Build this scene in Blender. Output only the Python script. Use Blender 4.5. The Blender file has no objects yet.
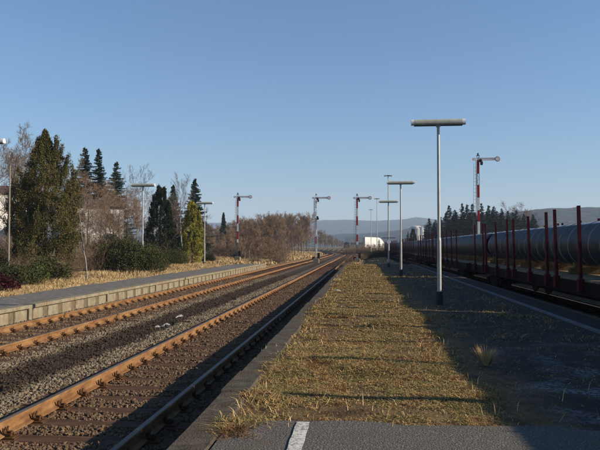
import bpy, math, random
import numpy as np
random.seed(7); rng = np.random.default_rng(7)
scene = bpy.context.scene
COL = scene.collection
R = math.radians

# ------------------------------------------------------------------ camera, sky, sun, exposure
F = 650.0; EYE = 1.40; YAW = math.atan(62/F); PITCH = math.atan(21.5/F)
cam_d = bpy.data.cameras.new('camera'); cam = bpy.data.objects.new('camera', cam_d); COL.objects.link(cam)
cam_d.sensor_width = 36; cam_d.lens = 36*F/600; cam_d.clip_start = .05; cam_d.clip_end = 20000
cam.location = (0, 0, EYE); cam.rotation_euler = (R(90)+PITCH, 0, YAW)
scene.camera = cam
SUN_EL = math.atan(.41)
world = bpy.data.worlds.new('World'); scene.world = world; world.use_nodes = True
nt = world.node_tree; nt.nodes.clear()
sky = nt.nodes.new('ShaderNodeTexSky'); sky.sky_type = 'NISHITA'; sky.sun_disc = False
sky.sun_elevation = SUN_EL; sky.sun_rotation = R(94); sky.altitude = 400; sky.air_density = 1.4; sky.dust_density = 0; sky.ozone_density = 8
bg = nt.nodes.new('ShaderNodeBackground'); bg.inputs['Strength'].default_value = .070
wo = nt.nodes.new('ShaderNodeOutputWorld'); nt.links.new(sky.outputs[0], bg.inputs[0]); nt.links.new(bg.outputs[0], wo.inputs[0])
sd = bpy.data.lights.new('sun', 'SUN'); sd.energy = 5.0; sd.angle = R(.53); sd.color = (1, .87, .68)
sun = bpy.data.objects.new('sun', sd); COL.objects.link(sun); sun.rotation_euler = (0, R(90)-SUN_EL, -R(4)); sun.location = (30, 0, 30)
vs = scene.view_settings; vs.view_transform = 'Standard'; vs.look = 'None'; vs.exposure = .92; vs.gamma = 1; vs.use_curve_mapping = False
scene.render.resolution_x = 1024; scene.render.resolution_y = 768

CY, SY = math.cos(YAW), math.sin(YAW)
def at(px, D, py=None):
    """where a point seen in that direction stands when it is D metres ahead"""
    xc = (px-300)/F*D
    z = None if py is None else EYE+(246.5-py)/F*D
    return (CY*xc-SY*D, SY*xc+CY*D, z)

# ------------------------------------------------------------------ helpers
def tag(o, label=None, cat=None, group=None, kind=None):
    if label: o['label'] = label
    if cat: o['category'] = cat
    if group: o['group'] = group
    if kind: o['kind'] = kind
    return o
def empty(name, loc=(0, 0, 0), rz=0):
    o = bpy.data.objects.new(name, None); COL.objects.link(o); o.location = loc; o.rotation_euler = (0, 0, rz); o.empty_display_size = .2
    return o
def npmesh(name, V, Fc, mats, parent=None, smooth=False, midx=None, loc=None):
    """V (n,3); Fc (m,k) one polygon size, or a list of such arrays"""
    if not isinstance(Fc, list): Fc = [Fc]
    me = bpy.data.meshes.new(name)
    V = np.asarray(V, dtype=np.float32)
    loops = np.concatenate([np.asarray(f, dtype=np.int32).ravel() for f in Fc])
    tot = np.concatenate([np.full(len(f), np.asarray(f).shape[1], dtype=np.int32) for f in Fc])
    st = np.concatenate([[0], np.cumsum(tot)[:-1]]).astype(np.int32)
    me.vertices.add(len(V)); me.vertices.foreach_set('co', V.ravel())
    me.loops.add(len(loops)); me.loops.foreach_set('vertex_index', loops)
    me.polygons.add(len(tot)); me.polygons.foreach_set('loop_start', st)
    if midx is not None: me.polygons.foreach_set('material_index', np.asarray(midx, dtype=np.int32))
    me.polygons.foreach_set('use_smooth', np.full(len(tot), smooth, dtype=bool))
    me.update(calc_edges=True); me.validate()
    if not isinstance(mats, (list, tuple)): mats = [mats]
    for m in mats: me.materials.append(m)
    o = bpy.data.objects.new(name, me); COL.objects.link(o)
    if parent: o.parent = parent
    if loc is not None: o.location = loc
    return o

class MB:
    """collects solid pieces and links them as one mesh object"""
    def __init__(s): s.v = []; s.f = []; s.m = []; s.mi = 0
    def add(s, vs_, fs):
        b = len(s.v); s.v += [tuple(p) for p in vs_]; s.f += [[i+b for i in f] for f in fs]; s.m += [s.mi]*len(fs)
    def box(s, c, d, rot=0, bev=0):
        hx, hy, hz = d[0]/2, d[1]/2, d[2]/2
        ca, sa = math.cos(rot), math.sin(rot)
        if bev <= 0:
            P = [(x, y, z) for z in (-hz, hz) for x, y in ((-hx, -hy), (hx, -hy), (hx, hy), (-hx, hy))]
            Fs = [(3, 2, 1, 0), (4, 5, 6, 7), (0, 1, 5, 4), (1, 2, 6, 5), (2, 3, 7, 6), (3, 0, 4, 7)]
        else:
            b = bev; P = []
            for z, k in ((-hz, b), (-hz+b, 0), (hz-b, 0), (hz, b)):
                x, y = hx-k, hy-k; e = b if k == 0 else 0
                if k == 0: P += [(x-b, -y, z), (x, -y+b, z), (x, y-b, z), (x-b, y, z), (-x+b, y, z), (-x, y-b, z), (-x, -y+b, z), (-x+b, -y, z)]
                else: P += [(x-b*.01, -y, z), (x, -y+b*.01, z), (x, y-b*.01, z), (x-b*.01, y, z), (-x+b*.01, y, z), (-x, y-b*.01, z), (-x, -y+b*.01, z), (-x+b*.01, -y, z)]
            Fs = [tuple(range(7, -1, -1)), tuple(range(24, 32))]
            for r in range(3):
                for i in range(8): j = (i+1) % 8; Fs.append((r*8+i, r*8+j, r*8+8+j, r*8+8+i))
        s.add([(c[0]+x*ca-y*sa, c[1]+x*sa+y*ca, c[2]+z) for x, y, z in P], Fs)
        return s
    def tube(s, pts, rad, n=8, cap=True):
        pts = [np.array(p, float) for p in pts]
        if not hasattr(rad, '__len__'): rad = [rad]*len(pts)
        V = []; Fs = []; up = None
        for i, p in enumerate(pts):
            d = (pts[min(i+1, len(pts)-1)]-pts[max(i-1, 0)]); d = d/np.linalg.norm(d)
            if up is None or abs(np.dot(up, d)) > .99: up = np.array([0, 0, 1.]) if abs(d[2]) < .9 else np.array([1., 0, 0])
            a = np.cross(d, up); a /= np.linalg.norm(a); b = np.cross(d, a)
            for k in range(n):
                t = 2*math.pi*k/n; V.append(p+rad[i]*(math.cos(t)*a+math.sin(t)*b))
        for i in range(len(pts)-1):
            for k in range(n):
                l = (k+1) % n; Fs.append((i*n+k, i*n+l, i*n+n+l, i*n+n+k))
        if cap: Fs.append(tuple(range(n-1, -1, -1))); Fs.append(tuple(range((len(pts)-1)*n, len(pts)*n)))
        s.add(V, Fs); return s
    def lathe(s, c, prof, n=16, axis='z'):
        """prof: (radius, height) pairs"""
        V = []; Fs = []
        for r, h in prof:
            for k in range(n):
                t = 2*math.pi*k/n; x, y = r*math.cos(t), r*math.sin(t)
                V.append((c[0]+x, c[1]+y, c[2]+h) if axis == 'z' else ((c[0]+x, c[1]+h, c[2]+y) if axis == 'y' else (c[0]+h, c[1]+x, c[2]+y)))
        for i in range(len(prof)-1):
            for k in range(n):
                l = (k+1) % n; Fs.append((i*n+k, i*n+l, i*n+n+l, i*n+n+k))
        if prof[0][0] > 1e-6: Fs.append(tuple(range(n-1, -1, -1)))
        if prof[-1][0] > 1e-6: Fs.append(tuple(range((len(prof)-1)*n, len(prof)*n)))
        s.add(V, Fs); return s
    def extrude(s, poly, y0, y1, axis='y'):
        """poly of (x, z) points swept along y (or (y, z) swept along x)"""
        n = len(poly)
        if axis == 'y': V = [(x, y0, z) for x, z in poly]+[(x, y1, z) for x, z in poly]
        else: V = [(y0, x, z) for x, z in poly]+[(y1, x, z) for x, z in poly]
        Fs = [tuple(range(n)), tuple(range(2*n-1, n-1, -1))]+[(i, (i+1) % n, n+(i+1) % n, n+i) for i in range(n)]
        s.add(V, Fs); return s
    def ring(s, c, R0, r0, n=20, m=6, flat=1.0):
        V = []; Fs = []
        for i in range(n):
            t = 2*math.pi*i/n
            for k in range(m):
                u = 2*math.pi*k/m; rr = R0+r0*math.cos(u)
                V.append((c[0]+rr*math.cos(t), c[1]+r0*flat*math.sin(u), c[2]+rr*math.sin(t)))
        for i in range(n):
            for k in range(m):
                a, b = i*m+k, i*m+(k+1) % m; c2, d = ((i+1) % n)*m+(k+1) % m, ((i+1) % n)*m+k; Fs.append((a, b, c2, d))
        s.add(V, Fs); return s
    def build(s, name, mats, parent=None, smooth=False, loc=None):
        me = bpy.data.meshes.new(name); me.from_pydata(s.v, [], s.f)
        if not isinstance(mats, (list, tuple)): mats = [mats]
        for m in mats: me.materials.append(m)
        me.polygons.foreach_set('material_index', s.m)
        import bmesh
        bm = bmesh.new(); bm.from_mesh(me); bmesh.ops.recalc_face_normals(bm, faces=bm.faces); bm.to_mesh(me); bm.free()
        if smooth:
            me.polygons.foreach_set('use_smooth', [True]*len(me.polygons))
            try: me.set_sharp_from_angle(angle=R(35))
            except Exception: pass
        o = bpy.data.objects.new(name, me); COL.objects.link(o)
        if parent: o.parent = parent
        if loc is not None: o.location = loc
        return o
def kids(o): return list(o.children)
KID = {}
def dup(root, loc=None, rz=None, label=None, scale=None):
    def rec(o, p):
        c = o.copy(); COL.objects.link(c)
        if p: c.parent = p
        for ch in KID[o.name]: rec(ch, c)
        return c
    def reg(o):
        KID[o.name] = [q for q in ALLCH.get(o.name, [])]
        for q in KID[o.name]: reg(q)
    if root.name not in KID:
        global ALLCH; ALLCH = {}
        for q in bpy.data.objects:
            if q.parent: ALLCH.setdefault(q.parent.name, []).append(q)
        reg(root)
    c = rec(root, None)
    if loc is not None: c.location = loc
    if rz is not None: c.rotation_euler = (0, 0, rz)
    if scale is not None: c.scale = scale if hasattr(scale, '__len__') else (scale,)*3
    if label: c['label'] = label
    return c

# cheap smooth noise for placing things
_NG = rng.random((64, 64))
def vnoise(x, y, s=1.0):
    x = np.asarray(x)/s; y = np.asarray(y)/s
    xi = np.floor(x).astype(int); yi = np.floor(y).astype(int); fx = x-xi; fy = y-yi
    fx = fx*fx*(3-2*fx); fy = fy*fy*(3-2*fy)
    g = lambda a, b: _NG[a % 64, b % 64]
    return (g(xi, yi)*(1-fx)+g(xi+1, yi)*fx)*(1-fy)+(g(xi, yi+1)*(1-fx)+g(xi+1, yi+1)*fx)*fy
def fbm(x, y, s=1.0, o=4):
    return sum(vnoise(np.asarray(x)+17*i, np.asarray(y)-9*i, s/2**i)/2**i for i in range(o))/(2-2**(1-o))

# ------------------------------------------------------------------ materials
def mat(name, cols, scale=4.0, rough=.8, metal=0, bump=0, bscale=None, island=False, detail=6, spec=.15, stretch=None, ior=None, split=(.35, .65), bdist=.02, extra=None, k=.55):
    """noise-mixed principled material; cols: 1..4 colours"""
    m = bpy.data.materials.new(name); m.use_nodes = True; t = m.node_tree; n = t.nodes; L = t.links
    p = n['Principled BSDF']; p.inputs['Roughness'].default_value = rough; p.inputs['Metallic'].default_value = metal
    p.inputs['Specular IOR Level'].default_value = spec
    tc = n.new('ShaderNodeTexCoord'); mp = n.new('ShaderNodeMapping'); L.new(tc.outputs['Object'], mp.inputs[0])
    if stretch: mp.inputs['Scale'].default_value = stretch
    nz = n.new('ShaderNodeTexNoise'); nz.inputs['Scale'].default_value = scale; nz.inputs['Detail'].default_value = detail; nz.inputs['Roughness'].default_value = .65
    L.new(mp.outputs[0], nz.inputs['Vector'])
    fac = nz.outputs['Fac']
    if island:
        g = n.new('ShaderNodeNewGeometry'); mx = n.new('ShaderNodeMath'); mx.operation = 'MULTIPLY_ADD'
        L.new(g.outputs['Random Per Island'], mx.inputs[0]); mx.inputs[1].default_value = .6
        m2 = n.new('ShaderNodeMath'); m2.operation = 'MULTIPLY_ADD'; L.new(nz.outputs['Fac'], m2.inputs[0]); m2.inputs[1].default_value = 1.0; m2.inputs[2].default_value = -.3
        L.new(m2.outputs[0], mx.inputs[2]); fac = mx.outputs[0]
    cr = n.new('ShaderNodeValToRGB'); e = cr.color_ramp.elements
    cols = [tuple(v*k for v in c) for c in cols]
    if len(cols) == 1: cols = [cols[0], cols[0]]
    e[0].position = split[0]; e[1].position = split[1]; e[0].color = (*cols[0], 1); e[1].color = (*cols[-1], 1)
    for i, c in enumerate(cols[1:-1]):
        q = e.new(split[0]+(split[1]-split[0])*(i+1)/(len(cols)-1)); q.color = (*c, 1)
    L.new(fac, cr.inputs[0]); out = cr.outputs[0]
    if extra: out = extra(n, L, tc, out, p)
    L.new(out, p.inputs['Base Color'])
    if bump:
        bn = n.new('ShaderNodeTexNoise'); bn.inputs['Scale'].default_value = bscale or scale*3; bn.inputs['Detail'].default_value = 8
        L.new(mp.outputs[0], bn.inputs['Vector'])
        b = n.new('ShaderNodeBump'); b.inputs['Strength'].default_value = bump; b.inputs['Distance'].default_value = bdist
        L.new(bn.outputs['Fac'], b.inputs['Height']); L.new(b.outputs[0], p.inputs['Normal'])
    return m
def mixer(n, L, a, b, fac):
    mx = n.new('ShaderNodeMix'); mx.data_type = 'RGBA'; L.new(fac, mx.inputs['Factor'])
    for s_, v in ((6, a), (7, b)):
        if isinstance(v, tuple): mx.inputs[s_].default_value = (*v, 1)
        else: L.new(v, mx.inputs[s_])
    return mx.outputs[2]
def rampfac(n, L, src, a, b, lo=0., hi=1.):
    r = n.new('ShaderNodeMapRange'); L.new(src, r.inputs[0]); r.inputs[1].default_value = a; r.inputs[2].default_value = b; r.inputs[3].default_value = lo; r.inputs[4].default_value = hi
    return r.outputs[0]
def mul(n, L, a, b, op='MULTIPLY'):
    m = n.new('ShaderNodeMath'); m.operation = op
    for i, v in enumerate((a, b)):
        if isinstance(v, (int, float)): m.inputs[i].default_value = v
        else: L.new(v, m.inputs[i])
    return m.outputs[0]
def noise(n, L, tc, scale, detail=5):
    z = n.new('ShaderNodeTexNoise'); z.inputs['Scale'].default_value = scale; z.inputs['Detail'].default_value = detail; L.new(tc.outputs['Object'], z.inputs['Vector']); return z.outputs['Fac']

def shade_frost_extra(n, L, tc, out, p):
    # train-side ground painted darker for the train's shade, with old frost in patches
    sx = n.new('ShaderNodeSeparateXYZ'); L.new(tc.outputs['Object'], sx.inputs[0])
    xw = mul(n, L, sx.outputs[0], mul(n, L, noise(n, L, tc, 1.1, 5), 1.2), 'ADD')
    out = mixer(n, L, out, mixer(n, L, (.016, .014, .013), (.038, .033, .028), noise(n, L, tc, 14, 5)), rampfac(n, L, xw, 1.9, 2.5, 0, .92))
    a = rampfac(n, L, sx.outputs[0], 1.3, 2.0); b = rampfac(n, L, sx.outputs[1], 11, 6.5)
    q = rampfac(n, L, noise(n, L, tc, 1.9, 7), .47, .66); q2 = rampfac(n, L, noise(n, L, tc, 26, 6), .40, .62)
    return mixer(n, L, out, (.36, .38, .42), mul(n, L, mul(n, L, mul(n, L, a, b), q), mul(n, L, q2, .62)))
def pipe_extra(n, L, tc, out, p):
    # rusty stains, and the sunlit rim painted pale along the very top of the pipe
    out = mixer(n, L, out, (.06, .04, .028), mul(n, L, rampfac(n, L, noise(n, L, tc, 2.4, 6), .55, .72), .5))
    sx = n.new('ShaderNodeSeparateXYZ'); L.new(tc.outputs['Object'], sx.inputs[0])
    h = mul(n, L, sx.outputs[2], mul(n, L, noise(n, L, tc, 3, 5), .05), 'ADD')
    return mixer(n, L, out, (.50, .52, .55), rampfac(n, L, h, .560, .592, 0, .95))
def stain_extra(col, scale, lo, hi, amt):
    def f(n, L, tc, out, p):
        return mixer(n, L, out, col, mul(n, L, rampfac(n, L, noise(n, L, tc, scale, 6), lo, hi), amt))
    return f
M = {}
M['soil'] = mat('platform_soil', [(.07, .042, .024), (.15, .09, .042), (.24, .15, .065), (.11, .08, .035)], 3.5, .95, bump=.8, bscale=30, split=(.3, .7), extra=shade_frost_extra, k=0.6)
M['dirt_right'] = M['soil']
M['asphalt'] = mat('asphalt', [(.06, .055, .052), (.20, .18, .165), (.12, .11, .10), (.46, .42, .38)], 75, .9, bump=1, bscale=75, bdist=.02, split=(.36, .66), detail=3, extra=stain_extra((.10, .08, .05), 2.2, .45, .7, .6), k=0.62)
M['asphalt_old'] = mat('old_asphalt', [(.14, .13, .12), (.21, .20, .18), (.32, .29, .25)], 5, .9, bump=.5, bscale=60, extra=stain_extra((.10, .08, .05), 1.1, .5, .75, .7), k=0.62)
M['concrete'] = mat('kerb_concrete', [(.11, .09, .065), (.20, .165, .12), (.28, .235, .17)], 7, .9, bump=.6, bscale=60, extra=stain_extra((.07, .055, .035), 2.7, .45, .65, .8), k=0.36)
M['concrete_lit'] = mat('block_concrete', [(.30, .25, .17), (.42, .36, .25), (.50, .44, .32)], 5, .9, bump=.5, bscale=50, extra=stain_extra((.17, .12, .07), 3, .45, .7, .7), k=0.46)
M['joint'] = mat('block_joint', [(.15, .12, .08), (.24, .19, .12)], 9, .95, bump=.5)
M['paint_white'] = mat('road_paint', [(.42, .40, .35), (.62, .60, .54), (.72, .70, .64)], 30, .8, bump=.5, bscale=150, bdist=.005, extra=stain_extra((.13, .12, .11), 38, .52, .60, .8), k=.8)
M['edge_line'] = mat('edge_line', [(.30, .31, .32), (.48, .49, .50)], 8, .85, bump=.3, extra=stain_extra((.1, .1, .1), 3, .5, .6, .6), k=0.3)
def blade_extra(n, L, tc, out, p):
    g = n.new('ShaderNodeNewGeometry'); v = rampfac(n, L, g.outputs['Random Per Island'], 0, 1, .45, 1.6)
    sc = n.new('ShaderNodeVectorMath'); sc.operation = 'SCALE'; L.new(out, sc.inputs[0]); L.new(v, sc.inputs['Scale']); return sc.outputs[0]
def ballast_extra(n, L, tc, out, p):
    sx = n.new('ShaderNodeSeparateXYZ'); L.new(tc.outputs['Object'], sx.inputs[0])
    wob = mul(n, L, noise(n, L, tc, 1.3, 4), .35)
    X = mul(n, L, sx.outputs[0], wob, 'ADD')
    def band(c, w, s):
        d = mul(n, L, mul(n, L, X, -(c)+(-.17), 'ADD'), 0, 'ADD'); ab = n.new('ShaderNodeMath'); ab.operation = 'ABSOLUTE'; L.new(d, ab.inputs[0])
        return rampfac(n, L, ab.outputs[0], w+s, w)
    o = mixer(n, L, out, (.09, .048, .026), mul(n, L, band(-2.94, .95, .35), .65))
    o = mixer(n, L, o, (.11, .06, .03), mul(n, L, band(-7.25, .95, .35), .6))
    o = mixer(n, L, o, (.034, .024, .016), mul(n, L, band(-5.15, .38, .22), .92))
    return o
M['ballast'] = mat('ballast_stone', [(.09, .07, .045), (.22, .17, .11), (.14, .10, .06), (.36, .29, .20)], 22, .95, bump=1, bscale=28, bdist=.05, split=(.32, .68), extra=ballast_extra)
M['ballast_shade'] = mat('shaded_ballast', [(.022, .018, .015), (.05, .04, .032)], 22, .95, bump=1, bscale=28, bdist=.05, spec=.05)  # ballast copy with the shade under the train put into its colour
M['rail_shade'] = mat('shaded_rail', [(.05, .028, .018), (.09, .05, .03)], 9, .8, spec=.1)  # rail copy darkened to paint in the wagons' shade
M['sleeper_shade'] = mat('shaded_sleeper', [(.02, .014, .011), (.04, .027, .02)], 6, .9, spec=.05)  # sleeper copy, shade below the wagons painted into the brown
M['stones'] = mat('ballast_stones', [(.08, .06, .04), (.19, .145, .095), (.29, .23, .155), (.44, .37, .27)], 3, .95, island=True, split=(.05, .9), extra=ballast_extra, k=0.6)
M['rail'] = mat('rusty_rail', [(.22, .10, .045), (.36, .185, .075), (.45, .26, .12)], 7, .85, bump=.6, bscale=60, bdist=.006, stretch=(1, .35, 1), extra=stain_extra((.10, .05, .025), 4, .48, .72, .75), k=0.5)
M['rail_top'] = mat('rail_head_steel', [(.20, .16, .12), (.30, .24, .19)], 12, .55, metal=.4, stretch=(1, .1, 1))
M['sleeper'] = mat('sleeper_wood', [(.075, .038, .022), (.14, .07, .04), (.20, .105, .06)], 6, .9, bump=.7, bscale=40, stretch=(.25, 3, 1), bdist=.01)
M['clip'] = mat('fastening_iron', [(.07, .035, .018), (.17, .08, .03)], 20, .85)
M['grass'] = mat('dry_grass', [(.12, .065, .03), (.24, .14, .055), (.34, .225, .095), (.20, .165, .06), (.31, .20, .09), (.16, .09, .04)], 1.5, .9, split=(.34, .68), spec=.1, detail=8, extra=blade_extra, k=0.92)
M['grass_pale'] = mat('pale_dry_grass', [(.22, .14, .07), (.38, .26, .13), (.46, .34, .18), (.30, .20, .09), (.42, .30, .15)], .9, .9, split=(.34, .68), spec=.1, detail=8, extra=blade_extra, k=0.98)
M['ground'] = mat('field_ground', [(.12, .085, .045), (.21, .15, .075), (.29, .21, .11), (.15, .13, .06)], .7, .95, bump=.8, bscale=9, bdist=.08, split=(.3, .7))
M['lamp_metal'] = mat('galvanised_post', [(.40, .40, .39), (.56, .56, .54)], 3, .55, metal=.3, bump=.1, stretch=(1, 1, .4), extra=stain_extra((.25, .22, .19), 5, .52, .75, .6), k=0.7)
M['lamp_head'] = mat('lamp_housing', [(.42, .41, .34), (.55, .54, .45)], 6, .6, extra=stain_extra((.2, .2, .15), 4, .5, .7, .5), k=.8)
M['lamp_white'] = mat('lamp_end_cap', [(.70, .71, .72), (.82, .82, .82)], 5, .35, k=.8)
M['lamp_dark'] = mat('lamp_underside', [(.10, .11, .13), (.18, .19, .22)], 6, .3)
M['base_dark'] = mat('post_sleeve', [(.035, .032, .03), (.07, .06, .055)], 12, .8)
M['red'] = mat('signal_red', [(.36, .018, .022), (.46, .035, .03)], 4, .5, extra=stain_extra((.22, .02, .02), 6, .5, .7, .5), k=.8)
M['white'] = mat('signal_white', [(.66, .66, .64), (.80, .80, .78)], 5, .5, extra=stain_extra((.45, .42, .37), 4, .5, .7, .5), k=0.95)
M['sig_grey'] = mat('signal_grey_iron', [(.10, .09, .085), (.20, .17, .15)], 9, .7, metal=.2)
M['black'] = mat('black_iron', [(.015, .015, .016), (.035, .033, .032)], 9, .6)
M['glass_red'] = mat('signal_glass', [(.3, .02, .02)], 2, .15)
M['stake'] = mat('stake_red', [(.12, .006, .014), (.20, .012, .022), (.16, .022, .018)], 5, .7, spec=.1, extra=stain_extra((.05, .015, .012), 7, .5, .75, .7), k=.34)
M['wagon'] = mat('wagon_brown', [(.014, .008, .007), (.028, .015, .012)], 3, .85, bump=.2, spec=.06, k=.7)
M['deck'] = mat('deck_planks', [(.14, .10, .06), (.30, .22, .13), (.42, .33, .20)], 4, .9, bump=.5, stretch=(1, 6, 1), k=0.6)
M['timber'] = mat('timber_blocks', [(.30, .18, .08), (.48, .32, .16)], 8, .85, bump=.3, k=0.35)
M['wheel'] = mat('wheel_steel', [(.03, .024, .02), (.07, .05, .04)], 9, .6, metal=.4)
M['pipe'] = mat('pipe_steel', [(.022, .026, .036), (.040, .045, .058), (.065, .066, .070)], 1.2, .45, bump=.15, bscale=6, spec=.25, extra=pipe_extra, k=.6)
M['pipe'].node_tree.nodes['Principled BSDF'].inputs['Coat Weight'].default_value = .38; M['pipe'].node_tree.nodes['Principled BSDF'].inputs['Coat Roughness'].default_value = .38
M['pipe_ring'] = mat('pipe_weld_ring', [(.26, .24, .20), (.40, .38, .33)], 8, .6, metal=.3, k=0.55)
M['bark'] = mat('bark', [(.055, .042, .032), (.12, .092, .07)], 6, .95, bump=.6, stretch=(1, 1, .3))
M['bark_pale'] = mat('birch_bark', [(.30, .27, .24), (.60, .57, .52)], 5, .8, bump=.3, extra=stain_extra((.04, .035, .03), 9, .56, .64, .9), k=0.4)
M['pole_wood'] = mat('weathered_wood', [(.30, .26, .21), (.42, .38, .32)], 6, .9, bump=.4, stretch=(1, 1, .2), k=0.5)
M['twig'] = mat('brown_twigs', [(.12, .082, .052), (.20, .14, .09), (.29, .21, .14)], .8, .95, island=True, split=(.1, .9), k=0.8)
M['twig_red'] = mat('reddish_twigs', [(.15, .095, .062), (.24, .155, .10), (.32, .22, .15)], .5, .95, island=True, split=(.1, .9), k=0.85)
M['twig_grey'] = mat('grey_twigs', [(.14, .105, .09), (.23, .18, .155)], .8, .95, island=True, split=(.1, .9), k=0.7)
M['spruce'] = mat('spruce_needles', [(.010, .022, .014), (.022, .042, .024), (.04, .065, .035)], 2, .8, island=True, split=(.1, .9), spec=.15, k=0.8)
M['spruce_far'] = mat('dark_spruce_needles', [(.010, .020, .016), (.020, .034, .024), (.032, .050, .032)], 2, .85, island=True, split=(.1, .9), spec=.1, k=0.9)
M['thuja'] = mat('thuja_foliage', [(.022, .028, .010), (.055, .056, .018), (.10, .084, .024), (.17, .105, .036)], 1.6, .8, island=True, split=(.12, .88), spec=.15, k=0.9)
M['yew'] = mat('yellow_green_foliage', [(.06, .065, .012), (.15, .135, .022), (.23, .19, .03)], 1.6, .8, island=True, split=(.12, .88), spec=.15, k=1.5)
M['yew_dark'] = mat('dark_green_foliage', [(.014, .022, .010), (.03, .042, .016), (.055, .06, .02)], 2, .85, island=True, split=(.1, .9), spec=.1)
M['bush'] = mat('bush_leaves', [(.035, .042, .015), (.075, .085, .025), (.12, .11, .04)], 1.6, .8, island=True, split=(.1, .9), spec=.15, k=0.6)
M['bush_bright'] = mat('fresh_green_leaves', [(.09, .12, .03), (.19, .22, .06)], 2, .7, island=True, split=(.1, .9), k=0.38)
M['bush_red'] = mat('dark_red_leaves', [(.07, .012, .018), (.16, .03, .035)], 3, .6, island=True, split=(.1, .9), k=0.35)
M['wall_white'] = mat('white_render', [(.66, .66, .65), (.76, .76, .74)], .8, .9, extra=stain_extra((.55, .53, .5), .6, .5, .7, .5), k=.8)
M['wall_beige'] = mat('pale_panel', [(.38, .36, .34), (.48, .46, .43)], .4, .9, k=0.8)
M['roof_dark'] = mat('roof_tiles', [(.07, .05, .045), (.13, .09, .08)], 3, .9)
M['window'] = mat('window_glass', [(.03, .035, .045), (.06, .07, .085)], 2, .1, spec=.6)
M['snow'] = mat('old_snow', [(.66, .66, .66), (.80, .80, .80)], 6, .6, bump=.5, extra=stain_extra((.35, .3, .25), 20, .55, .7, .7), k=0.28)
M['silo'] = mat('silo_metal', [(.62, .60, .54), (.75, .73, .68)], .7, .6, k=.8)
M['hill'] = mat('wooded_hill', [(.012, .022, .020), (.020, .032, .027), (.034, .038, .030)], .012, .98, bump=1, bscale=.05, bdist=12, split=(.35, .7), k=1.0)

# ------------------------------------------------------------------ ground and hills
def axis_pts(segs):
    out = []
    for a, b, n in segs: out += list(np.linspace(a, b, n, endpoint=False))
    return np.array(out+[segs[-1][1]])
def grid(name, xs, ys, zf, m, parent=None, smooth=True):
    X, Y = np.meshgrid(xs, ys); Z = zf(X, Y); V = np.stack([X.ravel(), Y.ravel(), Z.ravel()], 1)
    nx = len(xs); i, j = np.meshgrid(np.arange(nx-1), np.arange(len(ys)-1)); a = (j*nx+i).ravel()
    return npmesh(name, V, np.stack([a, a+1, a+nx+1, a+nx], 1), m, parent, smooth)
def track_off(y): return -np.maximum(0, np.asarray(y, float)-135)**2/(2*620)
def sstep(x, a, b):
    t = np.clip((x-a)/(b-a), 0, 1); return t*t*(3-2*t)
def ground_z(X, Y):
    X = np.asarray(X, float); Y = np.asarray(Y, float)
    Xr = X-track_off(np.minimum(Y, 400))
    base = -.64+0*X
    left = sstep(-Xr, 9.1, 9.6)*(.36+.05*sstep(-Xr, 11, 13))*(1-sstep(Y, 60, 75)*.5)+sstep(-Xr, 13, 22)*(.45+.5*(fbm(X, Y, 9, 3)-.5))
    right = sstep(Xr, 7.75, 8.9)*1.0  # bank added to keep sun and view out from under the wagons
    rough = np.where((Xr < -11.4) | (Xr > 9), (fbm(X, Y, 3, 3)-.5)*.16, 0)
    back = sstep(-Xr, 30, 120)*3*sstep(np.asarray(Y), -50, 60)
    return base+left+right+rough+back
gx = axis_pts([(-5000, -600, 14), (-600, -80, 18), (-80, -24, 40), (-24, -9, 60), (-9, 10, 60), (10, 60, 30), (60, 600, 18), (600, 5000, 14)])
gy = axis_pts([(-400, -10, 12), (-10, 60, 150), (60, 200, 120), (200, 600, 40), (600, 5200, 30)])
tag(grid('ground', gx, gy, ground_z, M['ground']), kind='structure')

def ridge(name, pts, depth, m=M['hill'], rough=6, seed=0):
    """pts: (px, py, D) points of a skyline; a long mound rises to it from the plain"""
    px = np.array([p[0] for p in pts], float); dense = np.linspace(px[0], px[-1], 160)
    py = np.interp(dense, px, [p[1] for p in pts]); DD = np.interp(dense, px, [p[2] for p in pts])
    V = []
    ks = [0, .2, .4, .55, .7, .85, .95, 1.0, 1.1, 1.25, 1.5, 1.8, 2.0]
    for a, b, D in zip(dense, py, DD):
        for k in ks:
            dd = D+(k-1)*depth; prof = math.sin(min(k, 2)*math.pi/2)**1.3 if 0 < k < 2 else 0
            x, y, _ = at(a, dd); h = (EYE+(246.5-b)/F*D)
            nz = (float(fbm(a*1.9+seed, k*7, 5, 4))-.5)*rough*(1 if k > 0 else 0)
            V.append((x, y, -2+prof*(h+2)+nz*prof))
    n = len(ks); i, j = np.meshgrid(np.arange(n-1), np.arange(len(dense)-1)); q = (j*n+i).ravel()
    return tag(npmesh(name, np.array(V), np.stack([q, q+n, q+n+1, q+1], 1), m, None, True), kind='structure')
ridge('hills', [(-500, 212, 3900), (-100, 224, 3800), (100, 221, 3600), (215, 223, 3500), (300, 221, 3400), (345, 220, 3300), (380, 221, 3300), (402, 220, 3200), (417, 217.3, 3200), (437, 220, 3200), (520, 224, 3300), (700, 215, 3400), (1100, 210, 3600)], 900, rough=7)
ridge('hills', [(290, 243, 1500), (318, 236, 1600), (345, 234, 1700), (375, 233, 1700), (400, 230, 1600), (440, 222, 1500), (500, 214, 1400), (530, 210.5, 1350), (545, 209, 1300), (570, 208, 1300), (605, 207.5, 1300), (700, 205, 1300), (900, 215, 1300), (1200, 235, 1300)], 420, rough=4, seed=31)

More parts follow.
